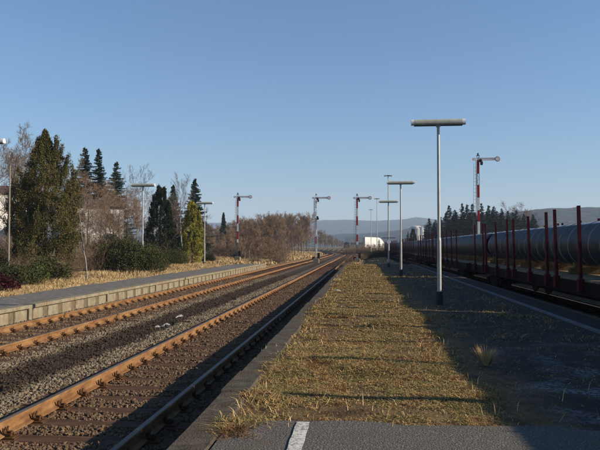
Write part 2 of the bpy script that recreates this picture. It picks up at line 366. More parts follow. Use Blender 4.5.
# ------------------------------------------------------------------ track bed: ballast, loose stones, dirt
BZ = -.575
def ballast_z(X, Y):
    Xr = X-track_off(Y)
    z = BZ+(fbm(X, Y, .35, 3)-.5)*.05-.045*np.exp(-((Xr+5.15)/.35)**2)
    z = np.where(Xr < -8.8, BZ+.0, z)
    return z
ys = axis_pts([(2, 30, 280), (30, 135, 210), (135, 420, 120)])
def bed(name, x0, x1, nx, m='ballast'):
    xs = np.linspace(x0, x1, nx); X, Y = np.meshgrid(xs, ys); X2 = X+track_off(Y); V = np.stack([X2.ravel(), Y.ravel(), ballast_z(X2, Y).ravel()], 1)
    i, j = np.meshgrid(np.arange(nx-1), np.arange(len(ys)-1)); a = (j*nx+i).ravel()
    tag(npmesh(name, V, np.stack([a, a+1, a+nx+1, a+nx], 1), M[m], None, True), kind='structure')
bed('ballast_bed', -9.0, -1.30, 90)
bed('ballast_bed', 4.5, 7.85, 24, 'ballast_shade')

OCT = np.array([(1, 0, 0), (-1, 0, 0), (0, 1, 0), (0, -1, 0), (0, 0, 1), (0, 0, -1)], float)
OCF = np.array([(0, 2, 4), (2, 1, 4), (1, 3, 4), (3, 0, 4), (2, 0, 5), (1, 2, 5), (3, 1, 5), (0, 3, 5)])
def rotm(n):
    q = rng.normal(size=(n, 4)); q /= np.linalg.norm(q, axis=1)[:, None]; w, x, y, z = q.T
    return np.stack([1-2*(y*y+z*z), 2*(x*y-z*w), 2*(x*z+y*w), 2*(x*y+z*w), 1-2*(x*x+z*z), 2*(y*z-x*w), 2*(x*z-y*w), 2*(y*z+x*w), 1-2*(x*x+y*y)], 1).reshape(n, 3, 3)
def stones(name, X, Y, Z, size, m, label, cat):
    n = len(X); sc = size[:, None, None]*rng.uniform(.55, 1.1, (n, 1, 3)); base = OCT[None]*(1+rng.uniform(-.25, .25, (n, 6, 1)))*sc
    V = np.einsum('nij,nkj->nki', rotm(n), base)+np.stack([X, Y, Z], 1)[:, None, :]
    Fc = (OCF[None]+6*np.arange(n)[:, None, None]).reshape(-1, 3)
    tag(npmesh(name, V.reshape(-1, 3), Fc, m), label, cat, None, 'stuff')
N = 250000
u = rng.random(N); Y = 3.6*(44/3.6)**u; X = rng.uniform(-8.85, -1.42, N)
keep = (X > -(.62*Y+.8)) & ~((np.abs(X+5.15+.12*np.sin(Y*.8)+.1*np.sin(Y*2.3)) < .40) & (rng.random(N) > .12))
keep &= ~((np.abs(np.abs(X+2.94)-.75) < .05) | (np.abs(np.abs(X+7.25)-.75) < .05))
SP = .60; SL0 = 3.42
onsl = (np.abs(((Y-SL0+SP/2) % SP)-SP/2) < .125) & ((np.abs(X+2.94) < 1.28) | (np.abs(X+7.25) < 1.28))
keep &= ~(onsl & (rng.random(N) > .05))
X = X[keep]; Y = Y[keep]; sz = rng.uniform(.014, .031, len(X))*(1+.012*Y)
stones('ballast_stones', X, Y, BZ+rng.uniform(-.012, .022, len(X))+(fbm(X, Y, .35, 3)-.5)*.05, sz, M['stones'], 'loose grey and brown ballast stones between and beside the rails', 'ballast')

# ------------------------------------------------------------------ railway tracks
PROF = [(-.062, -.150), (.062, -.150), (.062, -.138), (.012, -.122), (.009, -.045), (.034, -.034), (.035, -.008), (.028, 0), (-.028, 0), (-.035, -.008), (-.034, -.034), (-.009, -.045), (-.012, -.122), (-.062, -.138)]
RZ = -.39
def rail_mesh(x, name, parent, y0=-3, y1=400, curve=True, m='rail'):
    yy = np.concatenate([np.linspace(y0, 135, 40), np.linspace(135, y1, 60)[1:]]) if y1 > 135 else np.linspace(y0, y1, 30)
    n = len(PROF); V = []
    for y in yy:
        o = float(track_off(y)) if curve else 0
        V += [(x+o+a, y, RZ+b) for a, b in PROF]
    i, j = np.meshgrid(np.arange(n), np.arange(len(yy)-1)); a = (j*n+i).ravel(); b = (j*n+(i+1) % n).ravel()
    Fq = np.stack([a, a+n, b+n, b], 1); mi = np.where((i.ravel() == 7), 1, 0)
    return npmesh(name, np.array(V), Fq, [M[m], M['rail_top']], parent, False, mi)
def sleeper_mb(mb, y, x=0, rz=0):
    mb.box((x, y, RZ-.15-.02-.07), (2.5, .25, .15), rz, .012)
def clip_mb(mb, x, y, z0=RZ-.15):
    mb.box((x, y, z0-.008), (.36, .16, .012))
    for s in (-1, 1):
        mb.box((x+s*.105, y, z0-.006), (.11, .15, .022), 0, .004)
        mb.tube([(x+s*.10, y, z0), (x+s*.10, y, z0+.055)], .016, 6)
        mb.box((x+s*.085, y-.035, z0+.022), (.075, .028, .022)); mb.box((x+s*.085, y+.035, z0+.022), (.075, .028, .022))
        mb.lathe((x+s*.10, y, z0+.03), [(.026, 0), (.026, .022)], 6)
        for q in (-1, 1): mb.tube([(x+s*.075, y, z0+.012), (x+s*.040, y+q*.035, z0+.055), (x+s*.045, y+q*.055, z0+.088)], [.017, .015, .011], 5)
def track(cx, label, ystart, curve=True, y1=400, nmax=100, nfast=50, mr='rail', ms='sleeper'):
    t = tag(empty('railway_track', (cx, 0, 0)), label, 'railway track')
    for s in (-.75, .75): rail_mesh(s, 'rail', t, max(-3, ystart-4), y1, curve, mr)
    mb = MB(); sleeper_mb(mb, 0); s0 = mb.build('sleeper', M[ms], t)
    c0 = None; k0 = int((ystart-SL0)//SP); first = True
    for i in range(nmax):
        y = SL0+(k0+i)*SP
        if first: o = s0; first = False
        else: o = s0.copy(); COL.objects.link(o); o.parent = t
        o.location = (0, y+random.uniform(-.012, .012), random.uniform(-.006, .004)); o.rotation_euler = (0, 0, random.uniform(-.008, .008))
        if i < nfast:
            for s in (-.75, .75):
                if c0 is None: mc = MB(); clip_mb(mc, 0, 0); c = c0 = mc.build('rail_fastening', M['clip'])
                else: c = c0.copy(); COL.objects.link(c)
                c.parent = o; c.location = (s, 0, 0)
    mb = MB(); mc = MB(); y = SL0+(k0+nmax)*SP; yc = SL0+(k0+nfast)*SP
    while y < min(y1, 240):
        mb.box((float(track_off(y)) if curve else 0, y, RZ-.24), (2.5, .25, .15)); y += SP
    while yc < 75:
        for s in (-.75, .75): mc.box((s, yc, RZ-.13), (.26, .10, .05))
        yc += SP
    tag(mb.build('sleeper_row', M[ms], t), kind='stuff'); tag(mc.build('fastening_row', M['clip'], t), kind='stuff')
    return t
track(-2.94, 'rusty railway track along the kerb of the grassy platform', 3)
track(-7.25, 'rusty railway track beside the low left platform of pale concrete blocks', 9)
track(6.2, 'shaded railway track under the loaded freight train', 3, False, 150, 80, 30, 'rail_shade', 'sleeper_shade')

# ------------------------------------------------------------------ grassy platform (right) and low platform (left)
PE = 52.0
def plat_z(X, Y):
    z = -.02+(fbm(X, Y, 1.1, 4)-.5)*.07+(fbm(X+40, Y, .3, 2)-.5)*.03
    z = np.where(Y < 5.42, np.minimum(z, -.012), z)
    z = z-.55*sstep(Y, PE, PE+7)
    return np.where(X > 3.6, -.012-.55*sstep(Y, PE, PE+7), z)
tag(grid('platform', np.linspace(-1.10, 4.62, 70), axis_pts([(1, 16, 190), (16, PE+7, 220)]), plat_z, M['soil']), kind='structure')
mb = MB(); y = 1.2; k = 0
while y < PE+.5:
    L_ = .995; dz = random.uniform(-.012, .012); dx = random.uniform(-.012, .012)
    mb.box((-1.215+dx, y+L_/2, -.07+dz), (.29, L_-.012, .16), random.uniform(-.006, .006), .016)
    mb.box((-1.19, y+L_/2, -.40), (.22, L_+.0, .50)); y += 1.0
tag(mb.build('platform_edge', M['concrete']), kind='structure')
mb = MB(); mb.box((4.60, (PE+1)/2, -.33), (.16, PE-1, .64)); tag(mb.build('platform_edge', M['concrete']), kind='structure')
def asph_z(X, Y): return .010+(fbm(X, Y, .5, 2)-.5)*.006-.02*sstep(np.abs(X-1.2), 2.2, 2.4)
def ragged_sheet(name, x0, x1, y0, yfun, nx, ny, zf, m):
    xs = np.linspace(x0, x1, nx); T = np.linspace(0, 1, ny); V = []
    X, TT = np.meshgrid(xs, T); Y = y0+TT*(yfun(X)-y0); V = np.stack([X.ravel(), Y.ravel(), zf(X, Y).ravel()], 1)
    i, j = np.meshgrid(np.arange(nx-1), np.arange(ny-1)); a = (j*nx+i).ravel()
    return tag(npmesh(name, V, np.stack([a, a+1, a+nx+1, a+nx], 1), m, None, True), kind='structure')
def edge_y(X): return 5.2+.26*(fbm(X, X*0+3, .45, 4)-.5)-.35*sstep(-X, .75, 1.04)
ragged_sheet('asphalt', -1.04, 3.5, 1.0, edge_y, 90, 60, asph_z, M['asphalt'])
mb = MB(); xs = np.linspace(1.0, 5.16, 26)
V = []
for q in xs:
    w = .052+random.uniform(-.004, .004); V += [(-.465-w, q, .0175), (-.465+w, q, .0175)]
mb.add(V, [(2*i, 2*i+1, 2*i+3, 2*i+2) for i in range(len(xs)-1)])
tag(mb.build('painted_line', M['paint_white']), kind='structure')
mb = MB(); mb.box((3.86, PE/2+1, -.004), (.10, PE-1, .05)); tag(mb.build('edge_strip', M['edge_line']), kind='structure')

# left platform
LZ = -.19
def lp_z(X, Y): return LZ+(fbm(X, Y, 1.3, 3)-.5)*.03-.25*sstep(Y, 58, 66)
xs = np.linspace(-11.75, -9.22, 30); yy = axis_pts([(4, 66, 300)])
X, Y = np.meshgrid(xs, yy); edge = (X < -11.2)*((fbm(X, Y, 1.0, 3)-.4)*.55); Zv = lp_z(X, Y)-np.where(X < -11.1, .05*sstep(-X, 11.3, 11.7)+edge*.15, 0)
i, j = np.meshgrid(np.arange(29), np.arange(len(yy)-1)); a = (j*30+i).ravel()
tag(npmesh('platform', np.stack([X.ravel(), Y.ravel(), Zv.ravel()], 1), np.stack([a, a+1, a+31, a+30], 1), M['asphalt_old'], None, True), kind='structure')
mb = MB(); y = 6.02; k = 0
while y < 60:
    j = random.uniform(-.008, .008)
    mb.mi = 0; mb.box((-9.06+j, y+.45, LZ-.03), (.34, .892, .10), 0, .012)
    mb.mi = 0; mb.box((-8.985+j, y+.45, LZ-.25), (.12, .60, .29), 0, .02)
    mb.mi = 1; mb.box((-9.06, y+.45, LZ-.27), (.20, .90, .36))
    if k % 6 == 0: mb.mi = 0; mb.box((-8.97, y, LZ-.20), (.16, .16, .42), 0, .012)
    y += .90; k += 1
tag(mb.build('platform_edge', [M['concrete_lit'], M['joint']]), kind='structure')

# ------------------------------------------------------------------ grass (nobody could count it)
def grass(name, X, Y, Z, h, w, lean, m, label, cat='grass'):
    n = len(X); a = rng.uniform(0, 2*np.pi, n); b = rng.uniform(0, 2*np.pi, n)
    dx, dy = np.cos(a), np.sin(a); wx, wy = np.cos(b)*w/2, np.sin(b)*w/2
    hh = h*rng.uniform(.4, 1.25, n); ln = lean*rng.uniform(.2, 1.5, n)
    p = np.stack([X, Y, Z], 1)
    W = np.stack([wx, wy, 0*X], 1)
    mid = p+np.stack([dx*hh*ln*.35, dy*hh*ln*.35, hh*.6], 1); tip = p+np.stack([dx*hh*ln, dy*hh*ln, hh*(1-.25*np.minimum(ln, 1.8))], 1)
    V = np.stack([p-W, p+W, mid+W*.7, mid-W*.7, tip], 1).reshape(-1, 3)
    k = 5*np.arange(n)[:, None]
    tag(npmesh(name, V, [k+np.array([[0, 1, 2, 3]]), k+np.array([[3, 2, 4]])], m), label, cat, None, 'stuff')
N = 640000
u = rng.random(N); Y = 4.7*(53/4.7)**u; X = rng.uniform(-1.16, 3.7, N)
cl = fbm(X, Y, .55, 4); dn = np.clip((cl-.30)*3.4, .05, 1)
inA = (Y < edge_y(X)-.07)
edge_strip = (X < -.82+.25*(fbm(X, Y, .5, 2)-.5))
dn = np.where(inA, np.where(edge_strip & (X > -1.12), .5, 0), dn)
dn = np.where(X > 1.25+.35*(fbm(X+3, Y, .9, 3)-.5), dn*.055, dn)
dn = np.where((X > 1.3) & (Y < 9) & (fbm(X+9, Y, .8, 2) > .55), dn*.2, dn)
dn = np.where(X < -1.03, dn*.35, dn)
k_ = rng.random(N) < dn; X, Y = X[k_], Y[k_]
tall = np.exp(-((X+.95)/.22)**2)*.045+np.clip(fbm(X+5, Y+5, 1.3, 3)-.52, 0, 1)*.35
grass('dry_grass', X, Y, plat_z(X, Y)-.004, .028+tall*.6, .0036+.0009*Y, 2.4, M['grass'], 'short matted straw coloured grass covering the platform')
# sparse upright stalks on the platform
N = 1500; u = rng.random(N); Y = 4.9*(50/4.9)**u; X = np.where(rng.random(N) < .35, rng.normal(-.95, .12, N), rng.uniform(-1.0, 3.4, N)); k_ = (fbm(X, Y, .7, 3) > .48) & ((X < 1.3) | (rng.random(N) < .3)); X, Y = X[k_], Y[k_]
grass('grass_stalks', X, Y, plat_z(X, Y), .12, .0025+.0006*Y, .7, M['grass_pale'], 'thin upright dead stalks scattered over the platform grass')
# pale grass on the bank behind the left platform and around the far forest
N = 430000; u = rng.random(N); Y = 12*(120/12)**u; X = -11.35-rng.random(N)**1.3*(6+.22*Y)
k_ = rng.random(N) < np.clip((fbm(X, Y, 1.6, 4)-.28)*3, .12, 1); X, Y = X[k_], Y[k_]
hh = .08+.75*np.clip(fbm(X, Y, 2.2, 3)-.33, 0, 1)*sstep(-X, 11.7, 13.2)
grass('bank_grass', X, Y, ground_z(X, Y)-.01, hh+.02, .004+.00042*Y, .9, M['grass_pale'], 'pale dry grass on the bank behind the left platform')
N = 90000; Y = rng.uniform(58, 230, N); X = track_off(Y)+np.where(rng.random(N) < .8, rng.uniform(-48, -9.3, N), rng.uniform(-1.2, 4, N))
grass('meadow_grass', X, Y, ground_z(X, Y)-.01, .30+0*X, .06+.0006*Y, .8, M['grass_pale'], 'brown meadow grass between the tracks and the bare wood')
# weeds at the track sides
N = 9000; Y = 6*(60/6)**rng.random(N); X = rng.normal(-8.55, .15, N); k_ = fbm(X, Y, 1.5, 3) > .55; X, Y = X[k_], Y[k_]
grass('track_weeds', X, Y, BZ+0*X, .06+0*X, .008+.001*Y, .9, M['grass'], 'thin withered weeds at the foot of the left platform edge', 'weeds')

# ------------------------------------------------------------------ platform lamps
def make_lamp(h=4.46):
    t = empty('platform_lamp')
    MB().lathe((0, 0, 0), [(.085, 0), (.085, .26), (.06, .30)], 12).build('base_sleeve', M['base_dark'], t, True)
    MB().tube([(0, 0, .2), (0, 0, 1.55)], .052, 12).tube([(0, 0, 1.54), (0, 0, 1.62)], [.052, .038], 12).build('lower_post', M['lamp_metal'], t, True)
    MB().tube([(0, 0, 1.6), (0, 0, h-.07)], [.038, .034], 12).build('upper_post', M['lamp_metal'], t, True)
    pr = []
    for k in range(9):
        a = math.pi*k/8; pr.append((.085*math.cos(a), h+.0+.085*math.sin(a)*.95))
    P = [(y, z) for y, z in pr]+[(-.085, h-.03), (-.06, h-.06), (.06, h-.06), (.085, h-.03)]
    b = MB(); b.extrude(P, -.58, .58, 'x'); hd = b.build('lamp_housing', M['lamp_head'], t, True)
    for s in (-1, 1):
        b = MB(); P2 = [(y*.97, h+(z-h)*.97) for y, z in P]; b.extrude(P2, s*.5805, s*.66, 'x'); b.build('end_cap', M['lamp_white'], t, True)
    MB().box((0, 0, h-.072), (1.18, .13, .022), 0, .006).build('diffuser', M['lamp_dark'], t)
    MB().box((0, 0, h-.09), (.10, .10, .05), 0, .008).build('bracket', M['lamp_metal'], t)
    return t
lp = tag(make_lamp(), 'nearest and largest grey double-ended platform lamp standing in the shade', 'street lamp', 'lamps along the platforms')
lp.location = (1.88, 16.2, 0)
def lamp_at(x, y, z, label): return dup(lp, (x, y, z), random.uniform(-.02, .02), label)
lamp_at(1.85, 31.4, 0, 'second grey T-shaped platform lamp behind the nearest one')
lamp_at(1.80, 44.6, 0, 'third grey platform lamp with a round white plaque on its post')
for px_, D_, top_, k_, l_ in ((-18.5, 23, 141, 1.2, 'platform lamp cut by the left edge, only its bright lamp end showing'), (142.6, 42, 185, 1.2, 'T-shaped platform lamp rising out of the shrubs right of the big thuja'), (204.6, 56, 203, 1.1, 'small far T-shaped lamp beside the yellow-green conifer on the left')):
    x_, y_, z_ = at(px_, D_, top_); lamp_at(x_, y_, -.3, l_).scale = (k_, k_, (z_+.3)/4.46)
t = tag(empty('platform_sign', (1.80, 44.5, 0)), 'small round white plaque on the post of the third platform lamp', 'sign')
MB().lathe((0, -.10, 1.72), [(.14, 0), (.14, .03)], 18, 'y').build('plaque', M['white'], t)
MB().ring((0, -.085, 1.72), .14, .016, 20, 6).build('rim', M['sig_grey'], t)
MB().box((0, -.02, 1.98), (.9, .03, .05)).build('bracket_bar', M['sig_grey'], t)
# tall yard masts far down the line
def make_mast():
    t = empty('floodlight_mast')
    MB().tube([(0, 0, -.6), (0, 0, 10.2)], [.085, .05], 8).build('pole', M['lamp_metal'], t)
    MB().box((0, 0, 10.25), (1.0, .12, .12)).build('crossarm', M['sig_grey'], t)
    for s in (-1, 1): MB().box((s*.36, -.05, 10.22), (.3, .3, .14), 0, .02).build('floodlight', M['lamp_head'], t)
    return t
mm = tag(make_mast(), 'tallest thin floodlight mast rising behind the third platform lamp', 'lamp mast', 'thin masts far down the line')
mm.location = (*at(388.4, 81)[:2], 0)
dup(mm, (*at(377, 120)[:2], 0), None, 'middle one of three thin masts, just left of the platform lamps')
dup(mm, (*at(371, 156)[:2], 0), None, 'farthest and smallest thin mast, right of the third red and white signal')

# ------------------------------------------------------------------ semaphore signals
def make_signal(px, D, top_py, label, bands, zb=-.6, second=False, slim=False):
    x, y, zt = at(px, D, top_py); H = zt-zb
    t = tag(empty('semaphore_signal', (x, y, zb)), label, 'railway signal')
    b = MB(); b.box((0, 0, .25), (.7, .7, .6), 0, .04); b.build('foundation', M['concrete_lit'], t)
    b = MB()   # lattice mast
    for s in (-1, 1): b.box((s*.085, 0, H/2), (.035, .07, H))
    k = 0; z = .5
    while z < H-.3:
        s = 1 if k % 2 else -1; b.tube([(-s*.085, 0, z), (s*.085, 0, z+.30)], .011, 4); z += .30; k += 1
    b.box((0, 0, H+.02), (.26, .12, .05)); b.build('lattice_mast', M['sig_grey'] if not slim else M['white'], t)
    for (z0, z1, c) in bands:
        MB().box((0, -.055, (z0+z1)/2*H), (.15 if slim else .20, .02, (z1-z0)*H-.01), 0, .004).build('mast_plate', M[c], t)
    b = MB(); az = H-.30
    b.mi = 0; b.box((.62, -.12, az), (1.50, .015, .20), 0, .004); b.box((-.32, -.12, az), (.30, .015, .24), 0, .004)
    b.mi = 1; b.box((.62, -.131, az+.088), (1.5, .007, .03)); b.box((.62, -.131, az-.088), (1.5, .007, .03)); b.box((-.455, -.131, az), (.03, .007, .24))
    arm = b.build('signal_arm', [M['white'], M['red']], t)
    b = MB(); b.ring((1.56, -.12, az), .185, .032, 24, 8, .35); r_ = b.build('arm_ring', M['red'], arm, True)
    b = MB(); b.lathe((1.56, -.125, az), [(.165, -.02), (.165, .01)], 20, 'y'); b.build('ring_disc', M['white'], arm)
    b = MB(); b.box((.26, -.16, az-.34), (.20, .22, .30), 0, .03); b.tube([(.26, -.16, az-.2), (.26, -.16, az-.10)], .045, 8); ln = b.build('signal_lantern', M['black'], t)
    MB().lathe((.26, -.27, az-.34), [(.075, -.01), (.075, .004)], 12, 'y').build('lens', M['glass_red'], ln)
    b = MB(); b.lathe((.17, -.15, az-.12), [(.14, -.01), (.14, .01)], 14, 'y'); b.tube([(.0, -.14, az), (.24, -.15, az-.28)], .02, 5); b.build('spectacle_plate', M['black'], t)
    b = MB(); b.tube([(-.16, .03, .4), (-.16, .03, az)], .012, 5); b.tube([(-.20, -.03, .3), (-.20, -.03, az-.1)], .008, 4); b.build('pull_wire', M['sig_grey'], t)
    b = MB(); b.lathe((0, 0, H+.05), [(.05, 0), (.08, .06), (.07, .14), (.02, .20)], 10); b.build('mast_cap', M['sig_grey'], t)
    b = MB(); lx = -.30
    for s in (-1, 1): b.tube([(lx+.12*s-.04, .12, .3), (lx+.12*s+.1, .12, az-.3)], .012, 4)
    z = .5
    while z < az-.4: q = lx-.04+.14*(z/az); b.tube([(q-.12, .12, z), (q+.12, .12, z)], .009, 4); z += .3
    b.build('ladder', M['sig_grey'], t)
    b = MB(); b.box((.30, -.10, .85), (.30, .34, .75), 0, .03); b.lathe((-.3, -.12, .55), [(.2, -.02), (.2, .02)], 14, 'y'); b.build('wire_housing', M['black'], t)
    if second:
        b = MB(); az2 = H*.655; b.box((.22, -.16, az2), (.24, .22, .26), 0, .03); b.lathe((.16, -.15, az2+.2), [(.13, -.01), (.13, .01)], 14, 'y'); b.build('lower_lantern', M['black'], t)
        b = MB(); b.mi = 0; b.box((0.0, -.12, az2-.60), (.20, .015, 1.4), 0, .004); b.mi = 1; b.box((-.088, -.131, az2-.6), (.03, .007, 1.4)); b.box((.088, -.131, az2-.6), (.03, .007, 1.4)); b.build('lower_arm', [M['white'], M['red']], t)
        MB().tube([(-.24, 0, az2-.1), (-.24, 0, H-.2)], .03, 6).build('side_rod', M['white'], t)
    return t
def fr(top, base, *ys): return [1-(q-top)/(base-top) for q in ys]
def bands(top, base, seq):
    out = []
    for a, b_, c in seq: out.append((1-(b_-top)/(base-top), 1-(a-top)/(base-top), c))
    return out
make_signal(237.7, 79, 194.5, 'red and white semaphore left of the tracks, leftmost of the far three', bands(194.5, 262, [(198, 207, 'red'), (207, 215.5, 'white'), (215.5, 224, 'red'), (224, 232, 'white'), (232, 240, 'red'), (240, 243.5, 'white')]), zb=-.35)
make_signal(316.2, 79, 195.5, 'slim pale semaphore with two lanterns standing between the two tracks', bands(195.5, 262, [(200, 208, 'white'), (211, 216, 'white'), (225, 234.5, 'white'), (236, 243, 'red'), (248, 253, 'white')]), second=True, slim=True)
make_signal(357.2, 79, 195.5, 'red and white semaphore at the far end of the grassy platform', bands(195.5, 262, [(197.5, 208, 'red'), (208, 216, 'white'), (216, 225, 'red'), (225, 234, 'white'), (234, 241, 'red'), (241, 244, 'white'), (256, 261, 'white')]))
make_signal(478.7, 54, 155.5, 'tallest red and white semaphore, rising behind the freight train on the right', bands(155.5, 266, [(160, 173, 'red'), (183.5, 196, 'red'), (196, 208, 'white'), (208, 219, 'red'), (219, 231, 'white'), (231, 243, 'red')]))

# ------------------------------------------------------------------ freight train: flat wagons with stakes, pipes on top
DK = .68
st0 = [2.85, 4.68, 6.5, 8.35, 10.1, 11.83, 13.6, 14.4, 16.15, 18.1, 18.96, 20.7, 22.7, 23.3, 25.2]   # metres along the deck
def make_wagon():
    W = 26.5; t = empty('flat_wagon')
    b = MB(); b.box((0, W/2, DK-.04), (2.72, W, .06)); b.build('deck', M['deck'], t)
    b = MB()
    for s in (-1, 1):
        b.box((s*1.33, W/2, DK-.20), (.09, W-.1, .30)); b.box((s*.5, W/2, DK-.34), (.14, W-1, .5))
    for y in (0.05, W-.05): b.box((0, y, DK-.24), (2.70, .12, .38), 0, .01)
    for y in np.arange(2, W-1, 1.9): b.box((0, y, DK-.2), (2.5, .10, .2))
    b.build('underframe', M['wagon'], t)
    for y in (0, W):
        for s in (-1, 1):
            sg = -1 if y == 0 else 1
            b = MB(); b.tube([(s*.87, y+sg*.0, DK-.23), (s*.87, y+sg*.42, DK-.23)], .085, 10); b.lathe((s*.87, y+sg*.42, DK-.23), [(.22, 0), (.225, sg*.03), (.20, sg*.06)], 16, 'y'); b.build('buffer', M['black'], t, True)
    for y in (3.4, W-3.4):
        b = MB()
        for s in (-1, 1):
            b.extrude([(y-1.3, -.02), (y-1.3, .16), (y-.5, .26), (y+.5, .26), (y+1.3, .16), (y+1.3, -.02), (y+.6, -.0), (y+.35, -.14), (y-.35, -.14), (y-.6, 0)], s*1.03-.05, s*1.03+.05, 'x')
            for a in (-.9, .9): b.box((s*1.05, y+a, .05), (.2, .3, .26), 0, .02)
        b.box((0, y, .12), (2.0, .4, .22)); bg_ = b.build('bogie', M['wagon'], t)
        for a in (-.9, .9):
            b = MB(); b.tube([(-1.02, y+a, .07), (1.02, y+a, .07)], .07, 8)
            for s in (-1, 1): b.lathe((s*.75, y+a, .07), [(.10, -.07), (.16, -.05), (.38, -.03), (.46, -.05), (.46, .05), (.38, .05), (.16, .03), (.1, .07)], 24, 'x')
            b.build('wheelset', M['wheel'], bg_, True)
    sk = None
    for y in st0:
        for s in (-1, 1):
            b = MB()
            if sk is None or True:
                x0 = s*1.42; b.box((x0, y, DK-.14), (.13, .16, .30), 0, .01)
                P = [(x0-.03, y-.062, DK-.2), (x0+.03, y-.062, DK-.2), (x0+.03, y+.062, DK-.2), (x0-.03, y+.062, DK-.2)]
                jx = random.uniform(-.02, .02); jy = random.uniform(-.015, .015); hgt = 2.27+random.uniform(-.03, .03)
                x1 = x0+s*.03+jx; Q = [(x1-.025, y-.054+jy, hgt), (x1+.025, y-.054+jy, hgt), (x1+.025, y+.054+jy, hgt), (x1-.025, y+.054+jy, hgt)]
                b.add(P+Q, [(3, 2, 1, 0), (4, 5, 6, 7), (0, 1, 5, 4), (1, 2, 6, 5), (2, 3, 7, 6), (3, 0, 4, 7)])
                b.box((x1, y+jy, hgt+.01), (.058, .118, .025), 0, .006)
                b.build('stake', M['stake'], t)
    for y in np.arange(1.6, W-1, 2.65):
        b = MB(); b.box((0, y, DK+.08), (1.5, .14, .17), 0, .01)
        for s in (-1, 1): b.extrude([(s*.42, DK+.163), (s*.62, DK+.163), (s*.62, DK+.30)], y-.07, y+.07)
        b.build('timber_bolster', M['timber'], t)
    return t
def make_pipe(L_, name='steel_pipe'):
    RR = .60; pr = []; y = 0; V = []; mi = []
    seg = 44; prof = []; dy = .035; k = 0; nexth = .35
    while y < L_-1e-6:
        ring = abs(((y+.42) % .80)-.40) < .019
        prof.append((RR+(.009 if k % 2 else -.007)+(.016 if ring else 0), y, 1 if ring else 0)); y += dy; k += 1
    prof.append((RR, L_, 0)); prof = [(RR-.05, 0, 0)]+prof+[(RR-.05, L_, 0), (RR-.05, L_*.5, 0), (RR-.05, 0, 0)]
    P = np.array([(p[0], p[1]) for p in prof]); t = np.linspace(0, 2*np.pi, seg, endpoint=False)
    V = np.stack([P[:, None, 0]*np.cos(t)[None], P[:, None, 1]+0*t[None], P[:, None, 0]*np.sin(t)[None]], 2).reshape(-1, 3)
    i, j = np.meshgrid(np.arange(seg), np.arange(len(prof)-1)); a = (j*seg+i).ravel(); b = (j*seg+(i+1) % seg).ravel()
    mi = np.array([1 if (prof[q][2] or prof[q+1][2]) else 0 for q in j.ravel()])
    return npmesh(name, V, np.stack([a, a+seg, b+seg, b], 1), [M['pipe'], M['pipe_ring']], None, True, mi)
w0 = tag(make_wagon(), 'nearest flat wagon of the pipe train, its red stakes largest at the right edge', 'freight wagon', 'flat wagons of the pipe train')
w0.location = (6.2, 3.0, 0)
wl = ['second flat wagon from the right edge, behind the nearest lamp post', 'third flat wagon in the pipe train, right of the second platform lamp', 'fourth flat wagon in the pipe train, between the second and third platform lamps', 'farthest flat wagon of the pipe train, beside the third lamp post']
for i, l in enumerate(wl): dup(w0, (6.2, 3.0+27.8*(i+1), 0), None, l)
PZ = DK+.165+.6
G = 'dark ribbed pipes lying on the flat wagons'
p = make_pipe(11.0); p.location = (6.2, 3.15, PZ); tag(p, 'dark ribbed pipe on the rear half of the nearest wagon, past the right edge', 'pipe', G)
pa = make_pipe(15.35); pa.location = (6.2, 14.40, PZ); tag(pa, 'large dark ribbed steel pipe with pale rings behind the nearest red stakes', 'pipe', G)
pb = make_pipe(13.42); ords = ['second', 'third', 'fourth', 'farthest']
for i in range(4):
    for h in range(2):
        q = pb if (i == 0 and h == 0) else pb.copy()
        if q is not pb: COL.objects.link(q)
        q.location = (6.2, 3.0+27.8*(i+1)-.22+h*13.5, PZ)
        tag(q, 'dark ribbed pipe on the %s half of the %s wagon of the pipe train' % (('near', 'far')[h], ords[i]), 'pipe', G)

# ------------------------------------------------------------------ vegetation builders
def segs_mesh(name, S, m, parent, n=3, smooth=False):
    S = np.array(S, float); p0 = S[:, :3]; p1 = S[:, 3:6]; r0 = S[:, 6]; r1 = S[:, 7]
    d = p1-p0; d /= np.maximum(np.linalg.norm(d, axis=1), 1e-6)[:, None]
    up = np.where((np.abs(d[:, 2]) < .9)[:, None], [[0, 0, 1.]], [[1., 0, 0]]); a = np.cross(d, up); a /= np.linalg.norm(a, axis=1)[:, None]; b = np.cross(d, a)
    V = []
    for P_, r in ((p0, r0), (p1, r1)):
        for k in range(n):
            t = 2*math.pi*k/n; V.append(P_+r[:, None]*(math.cos(t)*a+math.sin(t)*b))
    V = np.stack(V, 1).reshape(-1, 3); k = 2*n*np.arange(len(S))[:, None]
    Fq = np.concatenate([k+np.array([[q, (q+1) % n, n+(q+1) % n, n+q]]) for q in range(n)])
    return npmesh(name, V, Fq, m, parent, smooth)
def rv(s=1.0): return np.array([random.gauss(0, s), random.gauss(0, s), random.gauss(0, s)])
